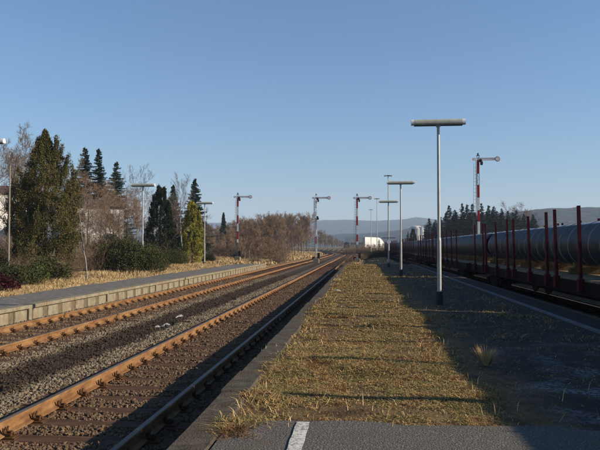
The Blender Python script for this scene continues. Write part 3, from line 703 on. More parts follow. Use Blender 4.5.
def bare_tree(name, H, spread=.45, mt='twig', mb_='bark', dens=1.0, upright=.5, twr=.009, stems=1, first=.25):
    t = empty(name); trunk = []; crown = []
    def grow(p, d, L_, r, lev):
        n = 4 if lev < 2 else 3; pts = [p]
        for i in range(n):
            d = d+rv(.10+.05*lev)+np.array([0, 0, upright*.10]); d /= np.linalg.norm(d); q = p+d*L_/n; ra = r*(1-i/n*.7); rb = r*(1-(i+1)/n*.7)
            crown.append((*p, *q, max(ra, twr*.7), max(rb, twr*.5))); p = q; pts.append((p, d))
        if lev >= 4: return
        c = {1: 6, 2: 5, 3: 4}[lev]; c = max(2, int(c*dens+random.random()))
        for k in range(c):
            f = random.uniform(.25, 1); i = min(n-1, int(f*n)); pp, dd = pts[i+1] if i+1 < len(pts) else pts[-1]
            nd = dd+rv(spread*1.0)+np.array([0, 0, upright*.35]); nd /= np.linalg.norm(nd)
            grow(pp, nd, L_*random.uniform(.42, .66), r*.5, lev+1)
    for sidx in range(stems):
        p = np.array([0., 0, 0]) if stems == 1 else np.array([random.gauss(0, .25), random.gauss(0, .25), 0]); d = np.array([random.gauss(0, .05), random.gauss(0, .05), 1.])
        if stems > 1: d += rv(.22); d[2] = abs(d[2])+.3
        d /= np.linalg.norm(d); h = H*.9/(1 if stems == 1 else random.uniform(1, 1.4)); n = 9; r = H*.013/math.sqrt(stems); 
        for i in range(n):
            q = p+d*h/n; ra = r*(1-i/n*.85); rb = r*(1-(i+1)/n*.85); trunk.append((*p, *q, ra, rb)); p = q; d = d+rv(.05); d[2] = max(d[2], .6); d /= np.linalg.norm(d)
            if (i+1)/n >= first:
                for k in range(max(1, int(round(2.2*dens/ (1 if stems == 1 else 1.5))))):
                    a = random.uniform(0, 2*math.pi); nd = np.array([math.cos(a)*spread*2, math.sin(a)*spread*2, .35+upright]); nd /= np.linalg.norm(nd)
                    grow(p.copy(), nd, H*random.uniform(.22, .36)*(1-.45*(i/n)), rb*.5, 1)
    top_ = max(max(q[2], q[5]) for q in crown+trunk); k = H/top_; trunk = [tuple(v*k for v in q) for q in trunk]; crown = [tuple(v*k if i_ < 6 else v for i_, v in enumerate(q)) for q in crown]
    segs_mesh('trunk', trunk, M[mb_], t, 7, True); segs_mesh('crown', crown, M[mt], t, 3)
    return t
def spruce(name, H, Rb, m='spruce', dens=1.0, clear=.05):
    t = empty(name)
    segs_mesh('trunk', [(0, 0, 0, 0, 0, H*.97, H*.014, .01)], M['bark'], t, 7, True)
    T = []; z = H*clear
    while z < H*.98:
        f = (z-H*clear)/(H*(1-clear)); rad = Rb*(1-f)**.85*random.uniform(.72, 1.12)+.06; nb = max(4, int((7+4*(1-f))*dens))
        for k in range(nb):
            a = random.uniform(0, 2*math.pi); L_ = rad*random.uniform(.55, 1.15); zj = z+random.uniform(-.5, .5)*H*.035; ca, sa = math.cos(a), math.sin(a); droop = .30*(1-f)+.02
            nf = max(4, int(L_/.11)); 
            for q in range(nf):
                s = (q+.4)/nf; r_ = L_*s; zz = zj-droop*r_*(1.1-.5*s)+.10*s*s*L_; w = (.10+.16*(1-s))*(.5+.5*min(1, L_))*1.2
                for sd in (-1, 1):
                    x0, y0 = r_*ca, r_*sa; sp = random.uniform(.6, 1.1)*w
                    x1 = x0+ca*sp*.7-sa*sd*sp; y1 = y0+sa*sp*.7+ca*sd*sp; x2 = x0+ca*sp*.9; y2 = y0+sa*sp*.9
                    T.append(((x0-ca*.03, y0-sa*.03, zz+.03), (x1, y1, zz-random.uniform(.03, .16)), (x2, y2, zz-random.uniform(.0, .09))))
                    T.append(((x0, y0, zz+.02), (x0+ca*sp*.5-sa*sd*.05, y0+sa*sp*.5+ca*sd*.05, zz-random.uniform(.08, .22)*1.1), (x0+ca*.09, y0+sa*.09, zz+.01)))
        z += H*.013/max(.6, dens)*random.uniform(.7, 1.3)+.01
    for k in range(8):
        a = k*.8; T.append(((0, 0, H), (.10*math.cos(a), .10*math.sin(a), H*.955), (.02, .02, H*.95)))
    V = np.array(T, float).reshape(-1, 3); npmesh('crown', V, np.arange(len(V)).reshape(-1, 3), M[m], t)
    return t
def leafy(V_centres, R_c, per, leaf, stretch=1.0, up=0.0):
    """clumps of small leaf faces round each centre"""
    n = len(V_centres)*per; c = np.repeat(V_centres, per, 0); rc = np.repeat(R_c, per)
    d = rng.normal(size=(n, 3)); d /= np.linalg.norm(d, axis=1)[:, None]; rr = rc*rng.random(n)**.5
    p = c+d*rr[:, None]*np.array([1, 1, stretch])
    a = d+rng.normal(size=(n, 3))*.6+np.array([0, 0, up]); a /= np.linalg.norm(a, axis=1)[:, None]
    b = np.cross(a, rng.normal(size=(n, 3))); b /= np.linalg.norm(b, axis=1)[:, None]; s = leaf*rng.uniform(.6, 1.4, n)[:, None]
    V = np.stack([p-b*s*.35, p+b*s*.35, p+a*s*1.1+b*s*.12, p+a*s*1.1-b*s*.12], 1).reshape(-1, 3)
    return V, np.arange(len(V)).reshape(-1, 4)
def column_conifer(name, H, Rb, m, clumps=700, per=60, leaf=.07, shape=None, low=.06, ragged=False):
    t = empty(name); segs_mesh('trunk', [(0, 0, 0, 0, 0, H*.8, .14*H/7, .03)], M['bark'], t, 8, True)
    f = rng.random(clumps)**1.15; ang = rng.random(clumps)*2*np.pi
    prof = shape or (lambda q: np.clip((1-q)**.62, 0, 1)*(.62+.38*np.clip(q/.18, 0, 1)))
    z = H*(low+(1-low)*f*.97)
    lob = 1+.16*np.sin(ang*3+f*9)+.12*np.sin(ang*5-f*17)+rng.normal(size=clumps)*.10
    r = Rb*prof(f)*lob*(.55+.45*rng.random(clumps)**.4)
    C = np.stack([r*np.cos(ang), r*np.sin(ang), z], 1)
    if ragged:
        C[:, 0] += .07*Rb*np.sin(z*1.7)*f; keep = rng.random(clumps) > .30*(np.sin(ang*2+z*2.3) > .55); C = C[keep]; f = f[keep]; z = z[keep]
        ex = []
        for k in range(46):
            aa = rng.random()*6.28; zz = H*rng.uniform(.25, .93); rr = Rb*float(prof(np.array(zz/H)))*1.02
            for q in range(4): ex.append((rr*(1+.05*q)*math.cos(aa), rr*(1+.05*q)*math.sin(aa), zz+.13*q))
        for q in range(9): ex.append((Rb*.30, -.1, H*(.80+.018*q))); ex.append((-.02*q, 0, H*(.93+.008*q)))
        ex = np.array(ex); C = np.concatenate([C, ex]); f = np.concatenate([f, np.clip(ex[:, 2]/H, 0, 1)*.5+.5]); clumps = len(C)
    V, Fq = leafy(C, (.11+.20*rng.random(clumps)**1.5)*(.6+.5*(1-f))*H/7, per, leaf, 2.1, 1.2)
    npmesh('crown', V, Fq, M[m], t); return t
def bush(name, rx, ry, h, m, clumps=160, per=45, leaf=.05, twigs=0):
    t = empty(name); n = clumps; a = rng.random(n)*2*np.pi; q = rng.random(n)**.5; zz = rng.random(n); cap = np.sqrt(np.clip(1-(q*.9)**2, .05, 1))
    C = np.stack([rx*q*np.cos(a), ry*q*np.sin(a), .08+h*cap*(.25+.72*zz)*rng.uniform(.8, 1.1, n)], 1)
    V, Fq = leafy(C, h*.13*(1+rng.random(n)), per, leaf, 1.0, .3); npmesh('foliage', V, Fq, M[m], t)
    S = []
    for k in range(26+twigs):
        p = np.array([rx*.5*random.gauss(0, .5), ry*.5*random.gauss(0, .5), -.05]); d = np.array([random.gauss(0, .5)*rx/h, random.gauss(0, .5)*ry/h, 1.]); d /= np.linalg.norm(d); L_ = h*random.uniform(.7, 1.15 if twigs else .95)
        for i in range(4):
            e = p+d*L_/4; S.append((*p, *e, .012*(1-i*.2), .012*(.8-i*.2))); p = e; d = d+rv(.2); d /= np.linalg.norm(d)
            if twigs:
                for j in range(3): e2 = p+(d+rv(.7))*L_*.14; S.append((*p, *e2, .005, .002))
    segs_mesh('stems', S, M['twig'], t, 3)
    return t
def bramble(name, rx, ry, h, m='twig', n=90):
    t = empty(name); S = []
    for k in range(n):
        p = np.array([rx*random.gauss(0, .5), ry*random.gauss(0, .5), -.05]); d = np.array([random.gauss(0, .6), random.gauss(0, .6), 1.]); d /= np.linalg.norm(d); L_ = h*random.uniform(.5, 1.2)
        for i in range(5):
            e = p+d*L_/5; S.append((*p, *e, .009, .007)); p = e; d = d+rv(.25); d[2] -= .08; d /= np.linalg.norm(d)
            for j in range(4):
                nd = d+rv(.7); e2 = p+nd*L_*.16; S.append((*p, *e2, .005, .003))
                for q in range(2): S.append((*e2, *(e2+(nd+rv(.7))*L_*.09), .003, .002))
    segs_mesh('twigs', S, M[m], t, 3); return t
def place(o, px, D, z=None, label=None, cat='tree', group=None, rz=0, sc=None):
    x, y, _ = at(px, D); o.location = (x, y, float(ground_z(np.array([x]), np.array([y]))[0]) if z is None else z); o.rotation_euler = (0, 0, rz)
    if sc: o.scale = (sc,)*3 if not hasattr(sc, '__len__') else sc
    if label: tag(o, label, cat, group)
    return o
def gz(px, D): x, y, _ = at(px, D); return float(ground_z(np.array([x]), np.array([y]))[0])

# --- left side
th = column_conifer('thuja_tree', 7.0, 1.80, 'thuja', 1150, 120, .046, shape=lambda q: np.interp(q, [0, .14, .3, .46, .58, .69, .78, .86, .94, 1], [.62, .88, .98, .95, .84, .68, .52, .33, .14, .02]), ragged=True)
D = 36; top = at(46, D, 131)[2]; place(th, 46, D, None, 'big broad olive-green thuja with ragged top left of the tracks', sc=(1, 1, (top-gz(46, D))/7.0))
th2 = column_conifer('thuja_tree', 5.0, 1.2, 'yew_dark', 190, 110, .06); place(th2, 30, 38.5, None, 'lower dark conifer leaning out from behind the big thuja, on its left')
Dq = 78
sp = [spruce('spruce_tree', 12, 3.0), spruce('spruce_tree', 12, 2.8)]
for (px, py, k, l) in ((84, 145.5, 0, 'left one of the pair of tall bluish spruces behind the big thuja'), (98, 147, 1, 'right one of the pair of tall bluish spruces behind the big thuja'), (116, 160, 0, 'third dark spruce, lower, right of the tall spruce pair')):
    o = sp[k] if px != 116 else dup(sp[0]); zb = gz(px, Dq); place(o, px, Dq, zb, l, group='spruces behind the big thuja', rz=random.random()*6); s = (at(px, Dq, py)[2]-zb)/12; o.scale = (s, s, s)
dk = column_conifer('dark_conifer', 7, 1.45, 'yew_dark', 260, 110, .075, ragged=True); zb = gz(160, 60); place(dk, 160, 60, zb, 'dark blunt-topped conifer right of the left T-shaped lamp'); s = (at(160, 60, 187)[2]-zb)/7; dk.scale = (1.0, 1.0, s)
dk2 = spruce('spruce_tree', 9, 2.4); zb = gz(194, 80); place(dk2, 194.5, 80, zb, 'dark spruce standing behind the yellow-green conifer'); s = (at(194, 80, 178)[2]-zb)/9; dk2.scale = (s,)*3
dk3 = spruce('spruce_tree', 9, 2.4); zb = gz(174, 82); place(dk3, 173, 82, zb, 'dark spruce half hidden by grey twigs left of the yellow-green conifer'); s = (at(174, 82, 184)[2]-zb)/9; dk3.scale = (s,)*3
yg = column_conifer('cypress_tree', 5.2, 1.15, 'yew', 230, 110, .06, low=.03, ragged=True); zb = gz(192, 57); place(yg, 192.5, 57, zb, 'small sunlit yellow-green conifer by the far left platform'); s = (at(192, 57, 203)[2]-zb)/5.2; yg.scale = (1, 1, s)
ds = spruce('spruce_tree', 7, 1.25, 'spruce_far'); zb = gz(223, 135); place(ds, 223.5, 135, zb, 'lone small dark spruce left of the leftmost red and white signal'); s = (at(223, 135, 212)[2]-zb)/7; ds.scale = (s,)*3
# bare trees
bt = [bare_tree('bare_tree', 9, .42, 'twig', 'bark', 1.1, .5), bare_tree('bare_tree', 9, .5, 'twig_red', 'bark', 1.15, .35), bare_tree('bare_tree', 9, .38, 'twig_grey', 'bark', 1.0, .7), bare_tree('bare_tree', 8, .36, 'twig_grey', 'bark_pale', .85, .8, .008)]
for o, (px, D, py, l) in zip(bt, [(8, 52, 118, 'tall bare brown tree at the left edge behind the lamp'), (128, 58, 188, 'reddish bare tree left of the left T-shaped lamp'), (24, 60, 128, 'greyish bare tree between the left edge and the big thuja'), (136, 75, 161, 'thin pale bare birch standing above the left T-shaped lamp')]):
    zb = gz(px, D); H = o.children[0].dimensions[2] if False else (9 if o is not bt[3] else 8); place(o, px, D, zb, l); s = (at(px, D, py)[2]-zb)/(H*1.0); o.scale = (s,)*3
more = [(0, -8, 60, 135, 'bare tree cut by the left edge of the picture'), (3, 182, 66, 170, 'pale bare birch with a white trunk left of the dark spruce'),
        (0, 100, 62, 178, 'brown bare tree in front of the white house below the tall spruces'), (1, 88, 66, 166, 'reddish bare tree right beside the big thuja'), (0, 111, 55, 192, 'low bare tree above the brown brambles'),
        (1, 143, 70, 190, 'reddish bare tree right behind the left T-shaped lamp'), (2, 70, 58, 150, 'grey bare tree peeping out right behind the big thuja'), (1, 34, 64, 140, 'reddish bare tree directly behind the big thuja'),
        (2, 205, 78, 205, 'grey bare tree right of the yellow-green conifer'), (0, 170, 72, 196, 'bare tree between the dark conifer and the yellow-green one'), (1, 120, 70, 178, 'reddish bare tree under the lowest of the tall spruces')]
for k, px, D, py, l in more:
    zb = gz(px, D); s = (at(px, D, py)[2]-zb)/(9 if k != 3 else 8); dup(bt[k], (*at(px, D)[:2], zb), random.random()*6, l, s); 
# the bare wood beyond the left track: each tree its own
ON = ['first', 'second', 'third', 'fourth', 'fifth', 'sixth', 'seventh', 'eighth', 'ninth', 'tenth', 'eleventh', 'twelfth', 'thirteenth', 'fourteenth', 'fifteenth', 'sixteenth', 'seventeenth', 'eighteenth', 'nineteenth']
TN = ['', '', 'twenty', 'thirty', 'forty', 'fifty']; TT = ['', '', 'twentieth', 'thirtieth', 'fortieth', 'fiftieth']
def ordn(n): return ON[n-1] if n < 20 else (TT[n//10] if n % 10 == 0 else TN[n//10]+'-'+ON[n % 10-1])
prof_px = [200, 215, 235, 250, 265, 278, 292, 303, 314, 326, 336, 346]; prof_py = [222, 226, 220, 216, 212, 210, 213, 211, 214, 222, 232, 241]
fw = [bare_tree('bare_tree', 8, .34, 'twig_red', 'bark', 1.1, .75, .014, first=.1), bare_tree('bare_tree', 8, .30, 'twig', 'bark', 1.1, .85, .014, first=.1), bare_tree('bare_tree', 8, .27, 'twig_red', 'bark_pale', 1.05, 1.0, .014, first=.12), bare_tree('bare_tree', 8, .32, 'twig_grey', 'bark_pale', 1.1, .8, .014, first=.08)]
n_w = 0; FG = 'bare trees of the wood beyond the left track'
for row, (dn_, off, hs) in enumerate(((92, 0, .60), (106, 2, .80), (122, 3, .92), (142, 1.5, 1.0), (165, 4, 1.0))):
    px = 203+off; nth = 0
    while px < 346:
        D = dn_*(1+.55*sstep(px, 285, 345))+random.uniform(-9, 9)
        x, y, _ = at(px, D)
        if x-float(track_off(y)) < -12.5:
            py = np.interp(px, prof_px, prof_py)+random.uniform(-2, 5)+(1-hs)*30*random.uniform(.5, 1.3); zb = gz(px, D)
            s = max(.35, (at(px, D, py)[2]-zb)/8.0); k = (n_w*7+row) % 4
            nth += 1; lab = '%s bare tree from the left, %s row of the wood beyond the track' % (ordn(nth), ('front', 'second', 'third', 'fourth', 'rearmost')[row])
            if n_w < 4: o = fw[n_w]; place(o, px, D, zb, lab, 'tree', FG, random.random()*6, s)
            else: o = dup(fw[k], (x, y, zb), random.random()*6, lab, (s*random.uniform(.9, 1.15), s*random.uniform(.9, 1.15), s)); tag(o, None, 'tree', FG)
            n_w += 1
        px += random.uniform(3.2, 6.2)
nth = 0
for k in range(17):
    px = 319+k*1.75; D = random.uniform(300, 345); nth += 1; x, y, _ = at(px, D); zb = gz(px, D); s = (at(px, D, np.interp(px, [318, 330, 340, 350], [229, 235, 241, 245])+random.uniform(-1.5, 2))[2]-zb)/8
    tag(dup(fw[k % 4], (x, y, zb), random.random()*6, '%s small hazy bare tree from the left, where the track bends away' % ordn(nth), (s*1.1, s*1.1, s)), None, 'tree', 'small hazy bare trees where the track bends away')
dsx = dup(ds, (*at(253.5, 180)[:2], gz(253, 180)), 1, 'tiny dark conifer top peeping over the bare wood', .9)
# undergrowth along the wood edge
us = bramble('undergrowth_bush', 1.6, 1.2, 1.5, 'twig_red', 70)
UG = 'brown undergrowth bushes at the foot of the bare wood'
first = True; nth = 0
for k in range(34):
    px = 204+k*4.2+random.uniform(-1.5, 1.5); D = 92*(1+.5*sstep(px, 285, 345))+random.uniform(-5, 7); x, y, _ = at(px, D)
    if x-float(track_off(y)) > -11.5: continue
    nth += 1; lab = '%s brown undergrowth bush from the left at the bare wood' % ordn(nth)
    if first: place(us, px, D, None, lab, 'bush', UG); first = False
    else: tag(dup(us, (x, y, gz(px, D)), random.random()*6, lab, random.uniform(.9, 1.7)), None, 'bush', UG)
# shrubs and hedge behind the left platform
b1 = bush('evergreen_bush', 1.9, 1.3, 2.3, 'bush', 420, 60, .065); place(b1, 124, 39, None, 'wide dull green bush below the left T-shaped lamp', 'bush', sc=.9)
b2 = dup(b1, (*at(150, 40)[:2], gz(150, 40)), 2, 'green bush right of the wide one, under the dark conifer', (.75, .75, .72))
b3 = bush('dark_bush', 1.5, 1.1, 2.2, 'yew_dark', 260, 55, .06); place(b3, 110, 46, None, 'dark shadowy bush left of the wide green bush', 'bush')
b4 = dup(b1, (*at(172, 54)[:2], gz(172, 54)), 4, 'low green bush left of the yellow-green conifer', (.7, .7, .55))
br = bramble('bramble_bush', 1.4, 1.0, 1.9, 'twig', 120); place(br, 97, 44, None, 'tangled brown brambles right of the big thuja', 'bush')
BR = 'loose brown brambles along the back of the left platform'
for (px, D, sc, l) in ((84, 38, .6, 'brown brambles hard against the right side of the big thuja'), (14, 32, .5, 'brown brambles at the left edge below the house'), (60, 31, .5, 'small brown brambles in front of the big thuja'), (90, 52, 1.15, 'tall brown brambles below the white house, right of the thuja'), (101, 54, 1.2, 'tall brown brambles below the middle of the white house'), (113, 56, 1.1, 'tall brown brambles behind the dark shadowy bush'), (3, 44, 1.2, 'tall brown brambles at the left edge under the white house wall'), (140, 60, 1.2, 'tall brown brambles behind the green hedge bushes'), (180, 55, .5, 'low brambles at the foot of the yellow-green conifer'), (210, 66, .5, 'low brambles right of the yellow-green conifer'), (345, 62, .35, 'small brown bush at the far end of the platform'), (349, 84, .55, 'bush left of the foot of the platform-end signal'), (362, 88, .6, 'bush right of the foot of the platform-end signal'), (278, 74, .55, 'dark low brambles right of the leftmost signal'), (255, 71, .5, 'reddish brambles just right of the leftmost signal')):
    tag(dup(br, (*at(px, D)[:2], gz(px, D)), random.random()*6, l, sc), None, 'bush')
c1 = bush('leafy_bush', .9, .7, .85, 'bush', 150, 45, .05); place(c1, 14, 25.5, None, 'mixed leafy bush at the left edge by the platform', 'bush')
c2 = bush('leafy_bush', .55, .5, .95, 'bush_bright', 70, 45, .05); place(c2, 37, 27, None, 'bright green shrub in front of the big thuja', 'bush')
c3 = bush('leafy_bush', .8, .5, 1.2, 'bush', 110, 40, .05, 10); place(c3, 52, 29, None, 'olive shrub right of the bright green shrub', 'bush')
c4 = bush('red_leaf_bush', .6, .45, .5, 'bush_red', 90, 40, .05); place(c4, 3, 23.4, None, 'small dark red-leaved bush at the left edge', 'bush')
c5 = bush('dark_bush', .9, .6, 1.3, 'yew_dark', 120, 45, .05); place(c5, -4, 27, None, 'dark evergreen bush cut by the left edge', 'bush')
c6 = dup(b3, (*at(209, 64)[:2], gz(209, 64)), 1, 'small dark bush between the yellow-green conifer and the signal', .45)
# slim young birch by the platform and pale pole
yb = bare_tree('young_birch', 4.2, .3, 'twig_grey', 'bark_pale', .5, .9, .007); place(yb, 87, 30, None, 'slender young birch with pale stem on the grassy bank', 'tree')
t = tag(empty('wooden_pole', (*at(9, 27)[:2], gz(9, 27))), 'pale bare pole left of the big thuja', 'pole')
MB().tube([(0, 0, -.2), (0, 0, at(9, 27, 165)[2]-gz(9, 27))], [.042, .03], 8).build('shaft', M['pole_wood'], t); MB().lathe((0, 0, at(9, 27, 165)[2]-gz(9, 27)), [(.06, 0), (.03, .05)], 8).build('cap', M['sig_grey'], t)
# fallen branch, litter, snow
x, y, _ = at(20, 24.6); z0 = gz(20, 24.6)
b = MB(); b.tube([(x-.32, y-.1, z0+.10), (x, y, z0+.16), (x+.33, y+.1, z0+.30)], [.035, .04, .03], 7); b.tube([(x, y, z0+.16), (x+.1, y-.05, z0+.05), (x+.2, y-.1, z0+.04)], .015, 5)
tag(b.build('fallen_branch', M['bark'], None, True), 'reddish brown broken branch lying by the left platform', 'branch')
def patch(name, c, rx, ry, h, m, label, cat, sides=40, rings=5):
    V = [(c[0], c[1], c[2]+h)]; Fs = []
    for r in range(1, rings+1):
        for k in range(sides):
            a = 2*math.pi*k/sides; e = 1+.35*math.sin(3*a+c[0])+.2*math.sin(7*a)+random.uniform(-.08, .08); q = r/rings
            V.append((c[0]+rx*q*e*math.cos(a), c[1]+ry*q*e*math.sin(a), c[2]+h*(1-q**2)+random.uniform(-.1, .1)*h))
    for k in range(sides): Fs.append((0, 1+k, 1+(k+1) % sides))
    for r in range(rings-1):
        for k in range(sides): a_ = 1+r*sides; Fs.append((a_+k, a_+sides+k, a_+sides+(k+1) % sides, a_+(k+1) % sides))
    b = MB(); b.add(V, Fs); return tag(b.build(name, m, None, True), label, cat)
for (px, py, rx, ry, l) in ((166.5, 324, .10, .30, 'nearest small remnant of white snow between the two tracks'), (158, 326, .07, .22, 'thin smear of snow left of the nearest snow remnant'), (180, 315.5, .08, .38, 'farther small remnant of white snow between the two tracks')):
    D = (EYE-BZ)*F/(py-246.5); x, y, _ = at(px, D); patch('snow_patch', (x, y, BZ-.015), rx*.7, ry*.8, .04, M['snow'], l, 'snow patch')
b = MB(); x, y, _ = at(337, 19.7); V = [(x-.20, y-.05, .07), (x-.02, y-.08, .11), (x+.18, y-.04, .08), (x-.19, y+.08, .085), (x+.0, y+.10, .13), (x+.2, y+.07, .09)]
V2 = [(a, b_, c-.006) for a, b_, c in V]; b.add(V+V2, [(0, 1, 4, 3), (1, 2, 5, 4), (6, 9, 10, 7), (7, 10, 11, 8), (0, 6, 7, 1), (1, 7, 8, 2), (2, 8, 11, 5), (5, 11, 10, 4), (4, 10, 9, 3), (3, 9, 6, 0)])
V = None
for q_ in range(len(b.v)): b.v[q_] = (x+(b.v[q_][0]-x)*.6, y+(b.v[q_][1]-y)*.6, .02+(b.v[q_][2]-.02)*.7)
tag(b.build('paper_scrap', M['wall_beige']), 'scrap of white paper lying on the platform grass', 'litter')
# pale straw tuft in the shade
n = 420; a = rng.random(n)*6.28; r = rng.random(n)*.05; x, y, _ = at(485, (EYE)*F/(364-246.5)); P = np.stack([x+r*np.cos(a), y+r*np.sin(a), 0*a], 1)
ln = rng.uniform(.3, .9, n); h = rng.uniform(.08, .24, n); tip = P+np.stack([np.cos(a)*h*ln, np.sin(a)*h*ln, h], 1); w = np.stack([-np.sin(a)*.003, np.cos(a)*.003, 0*a], 1)
V = np.stack([P-w, P+w, tip], 1).reshape(-1, 3); tag(npmesh('grass_tuft', V, np.arange(3*n).reshape(-1, 3), M['grass_pale']), 'pale straw tuft standing alone in the shade right of the platform grass', 'grass tuft')

# --- right side behind the train
rs = [spruce('spruce_tree', 11, 2.5, 'spruce_far', .8), spruce('spruce_tree', 11, 2.2, 'spruce_far', .8), spruce('spruce_tree', 11, 2.7, 'spruce_far', .8)]
GR = 'dark spruces in the row behind the freight train'
tops = [(434, 222), (440, 216), (449.5, 205), (455, 209), (462.5, 202.5), (467.5, 204), (472.5, 203), (481.7, 202.5), (489, 205), (494, 205.5), (502, 207.5), (508, 210.5), (516.4, 209.5), (524, 213), (533, 214)]
rl = ['leftmost and lowest spruce of the row behind the train', 'second low spruce from the left end of the row', 'free-standing pointed spruce right of the nearest lamp post', 'short spruce right of the pointed one', 'tall spruce left of the tallest signal, farther left of two', 'middle spruce of the trio left of the tallest signal', 'spruce just left of the tallest signal mast', 'spruce just right of the tallest signal mast', 'second spruce right of the tallest signal mast', 'third spruce right of the tallest signal mast', 'spruce at the left foot of the pale bare tree', 'small spruce under the pale bare tree', 'pointed spruce in front of the pale bare tree', 'low spruce right of the pale bare tree', 'rightmost spruce at the end of the row']
cnt = 0
for (px, py), l in zip(tops, rl):
    D = 165+random.uniform(-10, 10); zb = -.4; s = (at(px, D, py)[2]-zb)/11; x, y, _ = at(px, D)
    if cnt < 3: o = rs[cnt]; o.location = (x, y, zb); o.scale = (s*1.35, s*1.35, s); tag(o, l, 'tree', GR)
    else: tag(dup(rs[cnt % 3], (x, y, zb), random.random()*6, l, (s*1.35, s*1.35, s)), None, 'tree', GR)
    cnt += 1
for k in range(20):
    px = 430+k*5.6+random.uniform(-1.5, 1.5); D = random.uniform(178, 200); py = 210+random.uniform(0, 6)+(6 if px < 445 or px > 515 else 0); s = (at(px, D, py)[2]+.4)/11; x, y, _ = at(px, D)
    tag(dup(rs[k % 3], (x, y, -.4), random.random()*6, '%s dark spruce from the left, lower second row behind the train' % ordn(k+1), (s*1.7, s*1.7, s)), None, 'tree', 'spruces of the second row behind the train')
zb = -.4; s = (at(515, 200, 197)[2]-zb)/9; tag(dup(bt[2], (*at(512, 210)[:2], zb), 1, 'pale rounded bare tree rising behind the right end of the spruce row', (s*1.7, s*1.7, s)), None, 'tree')
s = (at(525, 205, 200)[2]-zb)/9; tag(dup(bt[0], (*at(526, 212)[:2], zb), 3, 'smaller pale bare tree at the right end of the spruce row', (s*1.5, s*1.5, s)), None, 'tree')
# white tank
x, y, _ = at(416.5, 260); Rr = 2.75; zt = at(416, 260, 226)[2]
t = tag(empty('storage_silo', (x, y, -.5)), 'pale round-topped storage silo behind the train', 'silo')
MB().lathe((0, 0, 0), [(Rr, 0), (Rr, zt-.6)], 28).build('body', M['silo'], t, True)
MB().lathe((0, 0, zt-.6), [(Rr*1.01, 0), (Rr*.96, .4), (Rr*.8, .9), (Rr*.4, 1.15), (0, 1.25)], 28).build('dome', M['silo'], t, True)
MB().box((1.9, -2.3, (zt+.4)/2), (.9, .5, zt+.4), 0, .05).build('lift_shaft', M['white'], t)
dup(dk, (*at(413, 215)[:2], -.4), 0, 'dark tree in front of the pale silo', (1.1, 1.1, (at(413, 215, 229)[2]+.4)/7))
dup(rs[0], (*at(408, 240)[:2], -.4), 0, 'small dark spruce left of the pale silo', (.8, .8, (at(408, 240, 231)[2]+.4)/11))
dup(rs[1], (*at(426, 220)[:2], -.4), 0, 'small dark spruce right of the pale silo', (.9, .9, (at(426, 220, 226)[2]+.4)/11))
# white factory hall with rounded end
D = 380; x0, y0, _ = at(350, D); x1, y1, _ = at(384, D); zt = at(366, D, 237)[2]; zb = -.5
t = tag(empty('factory_hall', (x0, y0, zb)), 'white factory hall with a rounded right end beyond the signal', 'building')
Wd = math.hypot(x1-x0, y1-y0); hh = zt-zb
P = [(0, 0), (0, hh*.9), (Wd*.44-.02, hh*.97), (Wd*.44-.02, 0)]; MB().extrude(P, 2, 26).build('side_hall', M['wall_beige'], t)
Lh = Wd*.56/math.cos(R(48))*1.03
P = [(0, 0), (0, hh*1.0)]+[(Lh*q, hh-.3*q-(hh*.42)*max(0, (q-.66)/.34)**2.2) for q in np.linspace(.05, 1, 16)]+[(Lh, 0)]
mh = MB().extrude(P, 0, 16).build('main_hall', M['wall_white'], t); mh.location = (Wd*.44, 1.9, 0); mh.rotation_euler = (0, 0, R(48))
b = MB()
for q in range(5): b.box((Wd*(.06+.075*q), 1.95, hh*.5), (Wd*.045, .06, hh*.14))
b.build('window_row', M['window'], t)
dr = MB().box((Lh*.35, -.04, hh*.20), (3.4, .08, hh*.4)).build('hall_door', M['wall_beige'], mh)
t = tag(empty('grey_shed', (*at(346.5, 370)[:2], -.5)), 'small grey shed left of the white factory hall', 'building')
MB().box((0, 0, 1.9), (3.4, 6, 3.8)).build('wall', M['roof_dark'], t); MB().extrude([(-1.9, 3.8), (0, 4.6), (1.9, 3.8)], -3.2, 3.2).build('roof', M['sig_grey'], t)
HB = 'trees in front of the factory hall'
for (px, D, py, k, l) in ((352, 240, 243.5, 1, 'low bare tree at the left front of the factory hall'), (361, 230, 242, 0, 'low bare tree in front of the middle of the factory hall'), (369, 235, 244, 1, 'low bare tree before the white wall of the factory hall'), (375, 225, 244, 0, 'bare bush-like tree right of the middle of the factory hall'), (382, 230, 243, 2, 'low bare tree at the right end of the factory hall')):
    s = (at(px, D, py)[2]+.5)/8; dup(fw[k], (*at(px, D)[:2], -.5), random.random()*6, l, (s*1.8, s*1.8, s))['group'] = HB
dup(rs[2], (*at(379, 300)[:2], -.5), 0, 'small conifer silhouetted on the white factory hall', (.55, .55, (at(379, 300, 239)[2]+.5)/11))

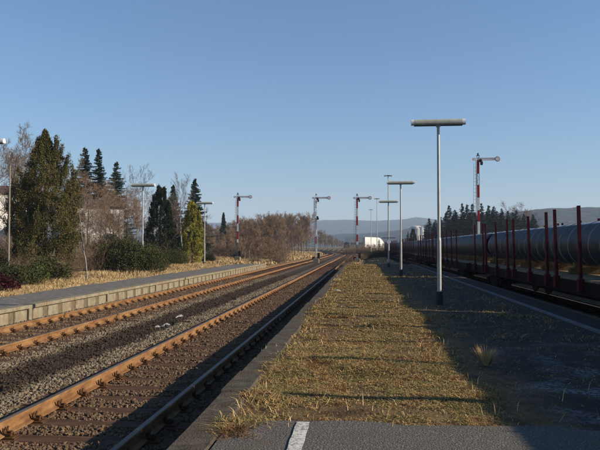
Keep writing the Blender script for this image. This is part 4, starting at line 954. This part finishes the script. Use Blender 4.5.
for (px, D, sc, l) in ((366, 96, .55, 'dark low bush right of the platform-end signal'), (372, 104, .6, 'dark low bush below the left part of the white hall wall'), (378, 112, .65, 'dark low bush below the right part of the white hall wall'), (384, 120, .6, 'dark low bush left of the end of the train')):
    dup(b3, (*at(px, D)[:2], gz(px, D)), random.random()*6, l, (sc*1.5, sc*1.2, sc))
for q_, px in enumerate((351, 356, 361, 366.5, 371.5, 377, 382)):
    D = random.uniform(150, 175); dup(br, (*at(px, D)[:2], gz(px, D)), random.random()*6, '%s brown scrub bush from the left below the factory hall' % ordn(q_+1), (1.5, 1.3, random.uniform(.9, 1.25)))
# --- houses on the left
def house(px0, px1, D, py_eave, py_base, label, roof=True, rz=0):
    x0, y0, zt = at(px0, D, py_eave); x1, y1, _ = at(px1, D); zb = -.4; W = math.hypot(x1-x0, y1-y0)/math.cos(R(38)); H = zt-zb
    t = tag(empty('white_house', (x0, y0, zb), R(38)), label, 'house')
    MB().box((W/2, 3.5, H/2), (W, 7, H)).build('wall', M['wall_white'], t)
    rf = MB().extrude([(-.35, H+.003), (3.5, H+1.1), (7.35, H+.003)], -.3, W+.3, 'x').build('roof', M['roof_dark'], t)
    n = max(2, int(W/2.2))
    for k in range(n):
        for lv in (.45, .8):
            f_ = MB().box((W*(k+.5)/n, -.03, H*lv), (1.0, .06, 1.15)).build('window', M['white'], t)
            MB().box((W*(k+.5)/n, -.065, H*lv), (.82, .02, .97)).build('pane', M['window'], f_)
    return t
house(-75, 13, 66, 190, 220, 'white house wall seen at the left edge beside the big thuja')
house(66, 112, 68, 206, 227, 'white house glimpsed through bare twigs right of the big thuja')

# ------------------------------------------------------------------ haze
hz = bpy.data.materials.new('haze_air'); hz.use_nodes = True; n = hz.node_tree.nodes; n.remove(n['Principled BSDF'])
pv = n.new('ShaderNodeVolumePrincipled'); pv.inputs['Color'].default_value = (.62, .76, 1, 1); pv.inputs['Density'].default_value = .00023; pv.inputs['Anisotropy'].default_value = 0
hz.node_tree.links.new(pv.outputs[0], n['Material Output'].inputs['Volume'])
mb = MB(); mb.box((0, 2400, 148), (10100, 5800, 304)); tag(mb.build('haze', hz), kind='stuff')
